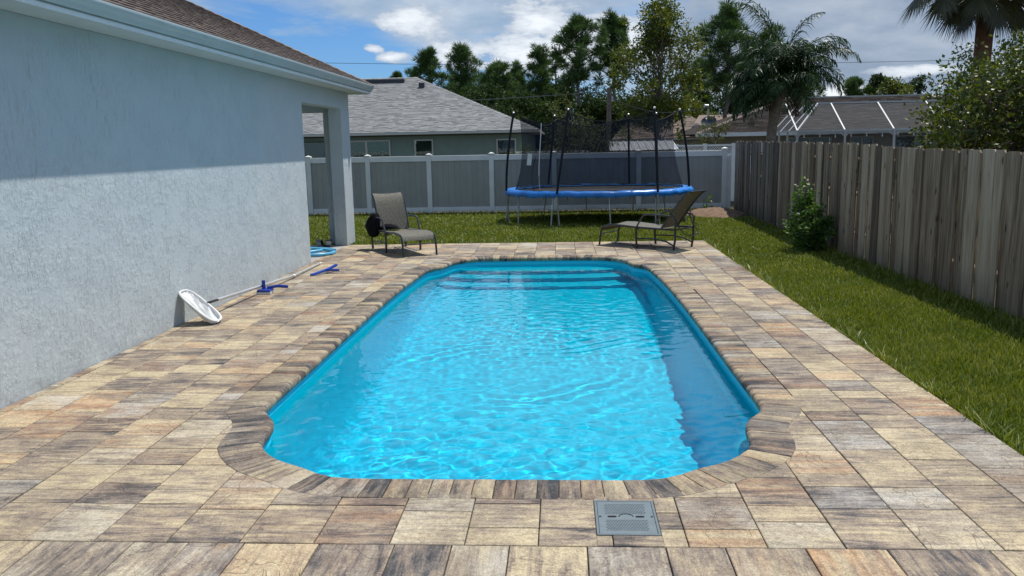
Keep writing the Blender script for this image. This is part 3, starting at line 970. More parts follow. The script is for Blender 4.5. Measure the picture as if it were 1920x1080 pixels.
# ---- skimmer lid
lid = thing('access_cover', ((hx0 + hx1) / 2, (hy0 + hy1) / 2, 0), 'grey square plastic cover with two slots set in the pavers near the pool', 'access cover')
mb = MB(); e = 0.012
mb.box((hx0, hy0, -0.03), (hx1, hy0 + e, 0.003), .002); mb.box((hx0, hy1 - e, -0.03), (hx1, hy1, 0.003), .002)
mb.box((hx0, hy0 + e, -0.03), (hx0 + e, hy1 - e, 0.003), .002); mb.box((hx1 - e, hy0 + e, -0.03), (hx1, hy1 - e, 0.003), .002)
mb.build('frame', 'lid_grey', lid)
mb = MB(); mb.box((hx0 + e + .0015, hy0 + e + .0015, -0.02), (hx1 - e - .0015, hy1 - e - .0015, 0.0015), .001)
mb.build('lid_plate', 'lid_grey', lid)
mb = MB()
W_, H_ = hx1 - hx0, hy1 - hy0
nx, ny = 15, 20
ux0, ux1, uy0, uy1 = hx0 + .045, hx1 - .045, hy0 + .04, hy1 - .04
for j in range(ny):
    for i in range(nx):
        x = ux0 + (i + 0.5 + (0.5 if j % 2 else 0)) * (ux1 - ux0) / (nx + 0.5); y = uy0 + (j + .5) * (uy1 - uy0) / ny
        if abs(y - (hy0 + hy1) / 2) < .035 and abs(x - (hx0 + hx1) / 2) < .105: continue
        dx, dy = 0.0072, 0.0056
        mb.add([(x - dx, y, .0016), (x, y - dy, .0016), (x + dx, y, .0016), (x, y + dy, .0016), (x, y, .0062)], [(0, 1, 4), (1, 2, 4), (2, 3, 4), (3, 0, 4)])
mb.build('grip_studs', 'lid_grey', lid, kind='stuff')
def capsule(cx_, cy_, hw, r, z0, z1, n=8):
    ps = [(cx_ + hw + r * cos(a), cy_ + r * sin(a)) for a in [(-pi / 2 + pi * k / n) for k in range(n + 1)]] + [(cx_ - hw - r * cos(a), cy_ + r * sin(a)) for a in [(pi / 2 - pi * k / n) for k in range(n + 1)]]
    m_ = MB(); m_.prism(ps, z0, z1); return m_
mx_, my_ = (hx0 + hx1) / 2, (hy0 + hy1) / 2
for sx in (-1, 1):
    capsule(mx_ + sx * .066, my_ + .004, .013, .0085, 0.0, 0.0028).build('slot', 'dark_void', lid)
    capsule(mx_ + sx * .122, my_ + .004, .0, .006, 0.0, 0.0034).build('screw', 'black_metal', lid)
mb = MB()
mb.tube([(mx_ + .034 * cos(a), my_ + .002 + .030 * sin(a), .002) for a in [pi * k / 14 for k in range(15)]], .0022, 6)
mb.build('finger_notch', 'dark_void', lid)
# ================================================================== OWN HOUSE (left)
WX = -3.95
house = thing('stucco_house', (WX, 12.6, 0), 'pale blue stucco house with brown shingled roof and gutter, left of the pool', 'house')
mb = MB()
mb.box((WX - 0.22, -3.0, -0.06), (WX, 12.60, 2.77))
mb.build('wall', 'stucco', house)
mb = MB(); mb.box((WX - 0.22, 12.60, 2.47), (WX, 15.42, 2.77)); mb.build('lintel', 'stucco', house)
mb = MB(); mb.box((WX - 0.225, 14.84, 0.0), (WX + 0.0, 15.42, 2.47)); mb.build('pier', 'stucco', house)
mb = MB(); mb.box((WX - 0.40, 15.10, 0.0), (WX - 0.2255, 15.418, 2.42)); mb.build('pier_return', 'stucco', house)
mb = MB(); mb.box((WX - 7.0, 15.12, 2.42), (WX - 0.2255, 15.415, 2.77)); mb.build('back_beam', 'stucco', house)
mb = MB(); mb.box((WX - 7.0, 12.3, -0.06), (WX - 0.2255, 12.58, 2.77)); mb.build('porch_wall', 'stucco', house)
mb = MB(); mb.box((WX - 7.0, 12.585, 2.60), (WX - 0.2255, 15.11, 2.68)); mb.build('porch_ceiling', 'soffit_paint', house)
mb = MB(); mb.box((WX, -3.0, -0.05), (WX + 0.016, 12.55, -0.012)); mb.build('footing', 'concrete', house)
mb = MB()
mb.box((WX + 0.002, -3.2, 2.772), (-3.645, 15.78, 2.785)); mb.box((WX - 7.0, 15.425, 2.772), (WX + 0.0, 15.78, 2.785))
mb.build('soffit', 'soffit_paint', house)
# trim strip, fascia
mb = MB(); mb.box((-3.643, -3.2, 2.766), (-3.612, 15.80, 2.93)); mb.box((WX - 7.0, 15.785, 2.766), (-3.645, 15.80, 2.93)); mb.build('fascia', 'gutter_paint', house)
mb = MB(); mb.box((-3.612, -3.2, 2.764), (-3.602, 15.805, 2.800), .002); mb.build('drip_trim', 'white_paint', house)
# K-style gutter profile swept along y
prof = [(-3.609, 2.815), (-3.585, 2.812), (-3.577, 2.822), (-3.574, 2.842), (-3.560, 2.862), (-3.545, 2.880), (-3.538, 2.905), (-3.538, 2.918), (-3.546, 2.922), (-3.550, 2.914), (-3.555, 2.905), (-3.609, 2.905)]
mb = MB()
mb.loft([[(x, y, z) for x, z in prof] for y in (-3.2, 4, 8, 12, 15.81)], closed=True, capa=True, capb=True)
mb.build('gutter', 'gutter_paint', house, True)
# roof planes: eave line x=-3.56, slope .5, hip at the far corner
SL = 0.5; EX, EY, EZ = -3.575, 15.82, 2.925
def roofz(x): return EZ + SL * (EX - x)
mb = MB()
T = 6.5
mb.add([(EX, -3.2, EZ - .0), (EX, EY, EZ), (EX - T, EY - T, EZ + SL * T), (EX - T, -3.2, EZ + SL * T), (EX - 2 * T, EY, EZ)], [(0, 1, 2, 3), (1, 4, 2)])
mb.add([(EX, -3.2, EZ - .03), (EX, EY, EZ - .03), (EX - T, EY - T, EZ + SL * T - .03), (EX - T, -3.2, EZ + SL * T - .03)], [(3, 2, 1, 0)])
mb.build('roof_deck', 'shingle_brown', house)
# shingles: courses along the eave, each shingle with raised tabs
SH = []
sr_ = random.Random(3)
exp_ = 0.145
nrm_ = Vector((SL, 0, 1)).normalized(); upv = Vector((-1, 0, SL)).normalized()
ncourse = 30
for c in range(ncourse):
    u0 = c * exp_ - 0.02; u1 = u0 + exp_ + 0.03
    yy = -3.0 - sr_.uniform(0, 1)
    while yy < EY:
        y1 = yy + 1.0
        # hip clip: at distance u (plan) the plane ends at EY - u*cos
        plan = (u0 + exp_) * upv.x * -1
        yend = EY - max(0, plan)
        a_, b_ = max(yy, -3.2), min(y1 - 0.004, yend)
        if b_ - a_ > 0.03:
            SH.append((u0, u1, a_, b_))
        yy = y1
def shingle_geo(m_, u0, u1, ya, yb):
    o_ = Vector((EX, 0, EZ))
    def P_(u, y, h): return o_ + upv * u + Vector((0, y, 0)) + nrm_ * h
    # base strip
    t0 = 0.017
    m_.add([P_(u0, ya, t0), P_(u0, yb, t0), P_(u1, yb, 0.003), P_(u1, ya, 0.003), P_(u0, ya, 0), P_(u0, yb, 0)], [(0, 1, 2, 3), (4, 5, 1, 0)])
    y = ya
    k = 0
    while y < yb - 0.02:
        w = sr_.uniform(0.07, 0.20); e_ = min(y + w, yb)
        if k % 2 == 0:
            h = 0.021
            m_.add([P_(u0 - .003, y, h), P_(u0 - .003, e_, h), P_(u1, e_, 0.005), P_(u1, y, 0.005), P_(u0 - .003, y, t0 - .002), P_(u0 - .003, e_, t0 - .002), P_(u1, e_, 0.002), P_(u1, y, 0.002)],
                   [(0, 1, 2, 3), (4, 5, 1, 0), (4, 0, 3, 7), (1, 5, 6, 2)])
        y = e_; k += 1
def sh_show(s):
    u0, u1, a, b = s
    yc = (a + b) / 2
    if yc < 3.5: return 0.0
    x = EX - u0 * 0.894
    v = proj_ok(x, yc, EZ + u0 * .447)
    return (1 if v else 0.01) * (b - a) / (x * x + yc * yc)
def project(p):
    d = Vector(p) - Vector((0, 0, CAMZ)); z = d.dot(_f)
    if z <= 0: return None
    return 960 + 1540 * d.dot(_r) / z, 540 - 1540 * d.dot(_u) / z
def proj_ok(x, y, z):
    q_ = project((x, y, z))
    return q_ is not None and -60 < q_[0] < 1980 and -60 < q_[1] < 1140
SH.sort(key=lambda s: -sh_show(s))
rest = MB()
for i, s in enumerate(SH):
    if i < 295:
        mb = MB(); shingle_geo(mb, *s); mb.build('shingle', 'shingle_brown', house)
    else:
        shingle_geo(rest, *s)
rest.build('shingle_field', 'shingle_brown', house, kind='stuff')
# hip cap
mb = MB()
hd = Vector((-1, -1, SL)).normalized()
k = 0
L_ = Vector((1, -1, 0)).normalized()
while k * 0.16 < T * 1.45:
    p0 = Vector((EX, EY, EZ)) + hd * (k * 0.16 - 0.02); p1 = p0 + hd * 0.20
    h0, h1 = 0.034, 0.018
    dn = Vector((0, 0, -0.055))
    a = [p0 + Vector((0, 0, h0)), p0 + L_ * .15 + dn + Vector((0, 0, h0)), p1 + L_ * .15 + dn + Vector((0, 0, h1)), p1 + Vector((0, 0, h1)), p0 - L_ * .15 + dn + Vector((0, 0, h0)), p1 - L_ * .15 + dn + Vector((0, 0, h1))]
    mb.add(a, [(0, 3, 2, 1), (0, 4, 5, 3)])
    k += 1
mb.build('hip_cap', 'shingle_brown', house, kind='stuff')

# ---- patio slab, flood light, hose
slab = MB().box((-11.0, 12.605, -0.05), (-3.955, 14.98, -0.004)).build('patio', 'concrete', None, kind='structure')
fl = thing('flood_light', (-4.33, 14.72, 0), 'twin-head black flood light lying on the patio slab at the foot of the porch pier', 'flood light')
for i, (dx, rz) in enumerate(((0.07, 0.15), (-0.10, -0.35))):
    mb = MB(); c = Vector((-4.33 + dx, 14.70, 0.075)); ax = Vector((cos(rz), sin(rz), 0)); ay = Vector((-sin(rz), cos(rz), 0.35)).normalized(); az = ax.cross(ay)
    mb.obox(c, ax, ay, az, (0.058, 0.030, 0.048)); o = mb.build('lamp_head', 'black_metal', fl)
    mb = MB(); mb.obox(c - ay * .032, ax, ay, az, (0.048, 0.004, 0.038)); l2 = mb.build('lens', 'cloud_lamp', fl)
mb = MB(); mb.box((-4.38, 14.72, 0.0), (-4.27, 14.80, 0.03), .005); mb.tube([(-4.33, 14.76, .03), (-4.33, 14.76, .07)], .012); mb.build('bracket', 'black_metal', fl)

hose = MB()
pts = []
for k in range(64):
    a = k / 63 * 2 * pi * 1.9 + 0.4
    r1 = 0.37 - 0.02 * k / 63 
    pts.append((-4.24 + r1 * 1.02 * cos(a) + (-0.16 if k > 34 else 0) * min(1, (k - 34) / 8), 13.62 + r1 * 1.0 * sin(a), 0.022 + 0.022 * (0.5 + 0.5 * sin(a * 0.5 + 1)) + (0.035 if k > 34 else 0) * min(1, max(0, (k - 34) / 6))))
hose.tube(pts, 0.028, 10)
ho = hose.build('pool_hose', 'hose_blue', None, True)
tag(ho, 'coiled light blue vacuum hose lying on the patio slab past the wall corner', 'hose')

# ---- leaf skimmer net with its pole leaning along the wall
net = thing('skimmer_net', (-3.6, 8.4, 0), 'white leaf skimmer net on a long silver pole lying along the foot of the wall', 'pool net')
A_ = Vector((-3.77, 8.60, 0.155)); B_ = Vector((-3.72, 11.05, 0.035)); C_ = Vector((-3.735, 12.33, 0.022))
MB().tube([A_, B_], 0.0165, 10).build('pole', 'aluminium', net, True)
MB().tube([B_ - (C_ - B_).normalized() * .02, C_], 0.0135, 10).build('inner_pole', 'aluminium', net, True)
d = (C_ - B_).normalized()
MB().tube([B_ - d * .05, B_ + d * .03], 0.022, 10).build('clamp', 'plastic_white', net, True)
MB().tube([C_ - d * .02, C_ + d * .05], 0.018, 10).build('pole_cap', 'plastic_white', net, True)
# hoop: a rounded rectangle, upper end against the wall, lower end on the deck
def hoop(hc, e1, e2, a, b, n=40, p=3.2):
    ps = []
    for k in range(n):
        t = 2 * pi * k / n
        x = abs(cos(t)) ** (2 / p) * (1 if cos(t) >= 0 else -1) * a; y = abs(sin(t)) ** (2 / p) * (1 if sin(t) >= 0 else -1) * b
        ps.append(hc + e1 * x + e2 * y)
    return ps
top = Vector((-3.93, 8.16, 0.335)); bot = Vector((-3.56, 8.12, 0.03))
hc = (top + bot) / 2
e1 = (top - bot).normalized(); a_len = (top - bot).length / 2
tl = Vector((-3.70, 8.62, 0.12))
e2 = Vector((0.05, 1, 0.04)); e2 = (e2 - e1 * e2.dot(e1)).normalized()
hp = hoop(hc, e1, e2, a_len, 0.13)
MB().tube(hp, 0.0115, 8, closed=True).build('hoop', 'plastic_white', net, True)
MB().tube([hc + e2 * 0.125, hc + e2 * .20, A_ + (B_ - A_).normalized() * .03], [0.016, .015, .014], 8).build('yoke', 'black_metal', net, True)
# sagging bag
rings_ = []
nn_ = e1.cross(e2).normalized()
if nn_.z > 0: nn_ = -nn_
for j in range(7):
    t = j / 6
    k = 1 - 0.75 * t ** 1.3
    rr = []
    for i, p in enumerate(hp):
        q_ = hc + (p - hc) * k - e1 * 0.05 * sin(pi * t * .5)
        q_ = q_ + nn_ * (0.025 * sin(t * pi / 2) * (1 + .5 * sin(i * 1.1))) - e1 * (.17 * t ** 1.5) - Vector((0, 0, .06 * t)) + Vector((0, 0, -0.0))
        q_ += nn_ * 0.012 * sin(i * 2.3 + j)
        q_.z = max(q_.z, 0.006 + 0.004 * j); q_.x = max(q_.x, -3.942)
        rr.append(q_)
    rings_.append(rr)
MB().loft(rings_, capb=True).build('bag', 'net_fabric', net, True)

# ---- vacuum head & brush
vh = thing('vacuum_head', (-3.70, 9.92, 0), 'dark blue pool vacuum head with white brush edge on the pavers beside the pole', 'vacuum head')
c = Vector((-3.69, 9.86, 0))
MB().prism([(c.x - .075, c.y - .10), (c.x + .09, c.y - .10), (c.x + .08, c.y + .07), (c.x - .065, c.y + .07)], 0.028, 0.062, .012).build('body', 'plastic_blue', vh, True)
MB().prism([(c.x - .08, c.y - .105), (c.x + .095, c.y - .105), (c.x + .085, c.y + .06), (c.x - .07, c.y + .06)], 0.003, 0.030).build('brush', 'bristle', vh)
MB().tube([(c.x - .02, c.y, .06), (c.x - .02, c.y, .165)], [.024, .021], 12).build('hose_socket', 'plastic_blue', vh, True)
MB().tube([(c.x + .02, c.y, .07), (c.x + .14, c.y + .04, .085), (c.x + .27, c.y + .05, .075)], [.018, .020, .019], 10).build('handle', 'plastic_blue', vh, True)
bh = thing('pool_brush', (-3.38, 11.42, 0), 'dark blue wall brush with pale bristles lying on the pavers near the pole end', 'pool brush')
c = Vector((-3.40, 11.42, 0)); ax = Vector((0.45, 0.9, 0.10)).normalized(); ay = Vector((-.9, .45, 0)).normalized(); az = ax.cross(ay); az = az if az.z > 0 else -az
pts = [c + ax * t + Vector((0, 0, .045 + .35 * max(t, 0) ** 2 * 1.0)) for t in (-.26, -.18, -.08, .0, .08, .18, .26)]
m_ = MB(); m_.loft([[p + ay * i + az * j for i, j in ((-.03, -.008), (.03, -.008), (.025, .012), (-.025, .012))] for p in pts], capa=True, capb=True)
m_.build('brush_back', 'plastic_blue', bh)
m_ = MB(); m_.loft([[p + ay * i + az * j for i, j in ((-.022, -.038), (.022, -.038), (.024, -.010), (-.024, -.010))] for p in pts[:5]], capa=True, capb=True)
m_.build('bristles', 'bristle', bh)
MB().tube([c + Vector((.02, .02, .05)), c + Vector((.10, .02, .05)), c + Vector((.21, .03, .045))], .017, 8).build('handle', 'plastic_blue', bh, True)

# ================================================================== WOODEN FENCE (right)
wf = thing('wooden_fence', (4.42, 8.0, 0), 'tall weathered grey wooden board fence along the right side of the lawn', 'fence')
fy = [3.0, 8.07, 10.0, 12.78, 16.0, 22.0]; fx = [4.50, 4.45, 4.40, 4.36, 4.42, 4.52]
ty = [3.0, 8.25, 9.54, 11.0, 11.59, 12.08, 12.94, 14.2, 16.5, 19.2, 21.5, 23]; tz = [1.57, 1.60, 1.61, 1.63, 1.645, 1.675, 1.685, 1.70, 1.72, 1.74, 1.755, 1.76]
y = 4.6; k = 0
fr_ = random.Random(12)
while y < 22.02:
    w = fr_.uniform(0.195, 0.235) * (0.86 if y > 17.3 else 1)
    ov = 0.022 if k % 2 else 0.0
    y0, y1 = y - ov, y + w + ov
    x = float(np.interp((y0 + y1) / 2, fy, fx))
    zt = float(np.interp((y0 + y1) / 2, ty, tz)) + fr_.uniform(-0.012, 0.012)
    xo = fr_.uniform(-0.003, 0.003) + (0.024 if k % 2 else 0.0)
    th = 0.019; cp = 0.028
    h = (y1 - y0) / 2
    prof = [(-h, -0.04), (h, -0.04), (h, zt - cp), (h - cp * .8, zt), (-h + cp * .8, zt), (-h, zt - cp)]
    m_ = MB()
    m_.loft([[(-th / 2, a, b) for a, b in prof], [(th / 2, a, b) for a, b in prof]], capa=True, capb=True)
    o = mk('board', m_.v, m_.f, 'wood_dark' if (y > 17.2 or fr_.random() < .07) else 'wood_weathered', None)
    o.parent = wf
    o.location = (x + xo - 4.42, (y0 + y1) / 2 - 8.0, 0)
    o.rotation_euler = (fr_.gauss(0, .004), fr_.gauss(0, .006), fr_.gauss(0, 0.016))
    y += w + 0.006
    k += 1
for z in (0.35, 0.95, 1.45):
    m_ = MB()
    pts = [(float(np.interp(yy, fy, fx)) + 0.055, yy, z) for yy in np.arange(4.6, 22.1, 2.0)]
    m_.tube(pts, .03, 4); m_.build('rail', 'wood_weathered', wf)
for yy in np.arange(5.0, 22, 2.4):
    x = float(np.interp(yy, fy, fx)) + 0.13
    MB().box((x - .045, yy - .045, -.05), (x + .045, yy + .045, 1.5)).build('post', 'wood_weathered', wf)

# ================================================================== WHITE VINYL FENCE (back)
vf = thing('vinyl_fence', (0, 22.1, 0), 'grey vinyl privacy fence with white posts and rails across the back of the lawn', 'fence')
FY = 22.1
posts = [-11.85, -10.18, -8.50, -6.83, -5.21, -3.55, -1.87, -0.20, 2.03, 4.26]
vr = random.Random(8)
postmesh = None
def fence_post(x, zt):
    m_ = MB(); m_.box((x - .062, FY - .062, -.05), (x + .062, FY + .062, zt), .004)
    p = m_.build('post', 'vinyl_white', vf)
    m_ = MB(); m_.box((x - .078, FY - .078, zt), (x + .078, FY + .078, zt + .022), .004)
    m_.add([(x - .066, FY - .066, zt + .022), (x + .066, FY - .066, zt + .022), (x + .066, FY + .066, zt + .022), (x - .066, FY + .066, zt + .022), (x, FY, zt + .050)], [(0, 1, 4), (1, 2, 4), (2, 3, 4), (3, 0, 4)])
    c = m_.build('cap', 'vinyl_white', vf); 
    c.parent = p; 
for x in posts: fence_post(x, 1.545 if x < 4 else 1.56)
for a, b in zip(posts[:-1], posts[1:]):
    x0, x1 = a + .064, b - .064
    MB().box((x0, FY - .040, 1.385), (x1, FY + .040, 1.525), .004).build('top_rail', 'vinyl_white', vf)
    MB().box((x0, FY - .040, 0.03), (x1, FY + .040, 0.15), .004).build('bottom_rail', 'vinyl_white', vf)
    n = max(3, int(round((x1 - x0) / 0.148)))
    w = (x1 - x0) / n
    for i in range(n):
        xa = x0 + i * w + .001; xb = x0 + (i + 1) * w - .001
        m_ = MB(); yo = vr.uniform(-.0012, .0012)
        m_.add([(xa, FY - .0145 + yo, .152), (xa + .006, FY - .018 + yo, .152), (xb - .006, FY - .018 + yo, .152), (xb, FY - .0145 + yo, .152), (xb, FY + .015, .152), (xa, FY + .015, .152),
                (xa, FY - .0145 + yo, 1.383), (xa + .006, FY - .018 + yo, 1.383), (xb - .006, FY - .018 + yo, 1.383), (xb, FY - .0145 + yo, 1.383), (xb, FY + .015, 1.383), (xa, FY + .015, 1.383)],
               [(0, 1, 7, 6), (1, 2, 8, 7), (2, 3, 9, 8), (3, 4, 10, 9), (4, 5, 11, 10), (5, 0, 6, 11), (6, 7, 8, 9, 10, 11)])
        m_.build('board', 'vinyl_grey', vf)
    MB().box((x0, FY + .016, .155), (x1, FY + .026, 1.383)).build('backing', 'vinyl_grey', vf)
MB().box((4.325, FY - .03, -.02), (4.44, FY + .03, 1.40)).build('end_filler', 'vinyl_white', vf)
MB().box((4.335, FY - .035, 1.28), (4.40, FY - .0305, 1.40)).build('gate_latch', 'white_paint', vf)
# ================================================================== LAWN
def lawn_poly(name, pts, z, mat):
    m_ = MB(); m_.add([(x, y, z) for x, y in pts], [tuple(range(len(pts)))]); return m_.build(name, mat, None, kind='structure')
lawn_poly('lawn_bed', [(2.56, -2.0), (4.60, -2.0), (4.60, 22.4), (-14, 22.4), (-14, 14.995), (-3.95, 14.995), (-3.95, 14.95), (2.56, 14.95)], -0.040, 'lawn_soil')
lawn_poly('front_lawn_bed', [(-3.9, 0.6), (2.55, 0.6), (2.55, 2.92), (-3.9, 2.92)], -0.040, 'lawn_soil')
gr = np.random.RandomState(4)
def blades(xy, hmin, hmax, wid, lean=0.5, z0=-0.045):
    n = len(xy)
    h = gr.uniform(hmin, hmax, n) * (0.75 + 0.5 * gr.rand(n) ** 2)
    az = gr.uniform(0, 2 * pi, n); le = gr.uniform(0.1, lean, n) * h
    w = wid * gr.uniform(0.7, 1.4, n)
    fa = az + pi / 2 + gr.uniform(-.6, .6, n)
    tx, ty = np.cos(fa) * w / 2, np.sin(fa) * w / 2
    dx, dy = np.cos(az) * le, np.sin(az) * le
    V = np.zeros((n, 5, 3))
    V[:, 0] = np.stack([xy[:, 0] - tx, xy[:, 1] - ty, np.full(n, z0)], 1)
    V[:, 1] = np.stack([xy[:, 0] + tx, xy[:, 1] + ty, np.full(n, z0)], 1)
    V[:, 2] = np.stack([xy[:, 0] + dx * .45 + tx * .8, xy[:, 1] + dy * .45 + ty * .8, z0 + h * .62], 1)
    V[:, 3] = np.stack([xy[:, 0] + dx * .45 - tx * .8, xy[:, 1] + dy * .45 - ty * .8, z0 + h * .62], 1)
    V[:, 4] = np.stack([xy[:, 0] + dx * 1.1, xy[:, 1] + dy * 1.1, z0 + h * .97], 1)
    b = np.arange(n)[:, None] * 5
    F = np.concatenate([b + np.array([[0, 1, 2]]), b + np.array([[0, 2, 3]]), b + np.array([[3, 2, 4]])])
    return V.reshape(-1, 3), F
def scatter(x0, x1, y0, y1, dens):
    n = int((x1 - x0) * (y1 - y0) * dens)
    return np.stack([gr.uniform(x0, x1, n), gr.uniform(y0, y1, n)], 1)
# bare dirt patch in the far right corner, and thin spots
def keep(xy):
    d = np.sqrt(((xy[:, 0] - 3.95) / 0.95) ** 2 + ((xy[:, 1] - 20.6) / 1.0) ** 2)
    k = (d > 1) | (gr.rand(len(xy)) < 0.05)
    thin = np.sin(xy[:, 0] * 5.1 + 1.3 * np.sin(xy[:, 1] * 2.3)) * np.sin(xy[:, 1] * 3.7 + xy[:, 0])
    k &= gr.rand(len(xy)) > np.clip((thin - 0.55) * 1.0, 0, 0.6)
    return xy[k]
VV = []; FF = []; off = 0
def addb(v, f):
    global off
    VV.append(v); FF.append(f + off); off += len(v)
addb(*blades(keep(scatter(2.575, 4.42, 3.6, 7.5, 6200)), .035, .075, .0060, 0.9))
addb(*blades(keep(scatter(2.575, 4.45, 7.5, 11, 4800)), .035, .075, .0075, 0.9))
addb(*blades(keep(scatter(2.575, 4.5, 11, 15, 3200)), .035, .075, .0095, 0.9))
addb(*blades(keep(scatter(-9.5, 4.5, 15.03, 22.1, 1650)), .035, .075, .013, 0.9))
addb(*blades(keep(scatter(-9.5, 4.4, 21.6, 22.03, 500)), .07, .14, .012, 0.6))
# longer blades along the deck edge and below the wooden fence
addb(*blades(scatter(2.56, 2.62, 3.6, 14.9, 1900), .05, .11, .0065, 1.5))
cl = gr.uniform(3.6, 14.9, 60); addb(*blades(np.stack([2.57 + gr.normal(0, .012, 900), np.repeat(cl, 15) + gr.normal(0, .05, 900)], 1), .07, .14, .006, 1.4))
addb(*blades(scatter(4.15, 4.44, 3.6, 14, 900), .07, .16, .0070, 0.7))
addb(*blades(scatter(-3.6, 2.5, 15.01, 15.08, 900), .04, .08, .011, 0.9))
grass = npmesh('grass', np.concatenate(VV), np.concatenate(FF), 'grass_blade', None, False, 'stuff')
grass['label'] = 'short green lawn grass round the deck, in sun'; grass['category'] = 'grass'
VV = []; FF = []; off = 0
sp = np.array([(-1.60, 2.85), (-1.57, 2.86), (-1.515, 2.84), (-1.50, 2.85), (-1.165, 2.85), (-1.13, 2.86), (-1.10, 2.84), (-1.06, 2.86), (-1.03, 2.85), (-.98, 2.84), (-.93, 2.86), (-.86, 2.85), (-.9, 2.85), (-1.2, 2.86), (-1.68, 2.85), (-.84, 2.86)])
addb(*blades(np.concatenate([sp, sp + .013]), .17, .26, .007, 0.3))
addb(*blades(scatter(-3.5, 2.5, 1.6, 2.88, 1200), .05, .10, .006, 0.6))
fg = npmesh('front_grass', np.concatenate(VV), np.concatenate(FF), 'grass_blade', None, False, 'stuff')
fg['label'] = 'grass blades poking up in front of the pavers at the bottom edge'; fg['category'] = 'grass'

# dirt mound in the corner
m_ = MB(); R1, R2 = 14, 36
rings_ = []
for i in range(R1 + 1):
    t = i / R1; rr = []
    for k in range(R2):
        a = 2 * pi * k / R2
        rad = t * (1 + .12 * sin(3 * a) + .07 * sin(7 * a + 1))
        x, y = 3.80 + cos(a) * rad * 0.80, 20.75 + sin(a) * rad * 1.0
        z = -0.045 + 0.17 * max(0, 1 - t * t) ** 1.2 + 0.016 * sin(x * 17 + y * 9) * (1 - t) + 0.012 * sin(x * 31 - y * 23) * (1 - t)
        rr.append((x, y, z))
    rings_.append(rr)
m_.loft(rings_[::-1], capb=True)
dm = m_.build('dirt_mound', 'dirt', None, True)
tag(dm, 'low brown mound of bare dirt in the far corner where the two fences meet', 'dirt mound')

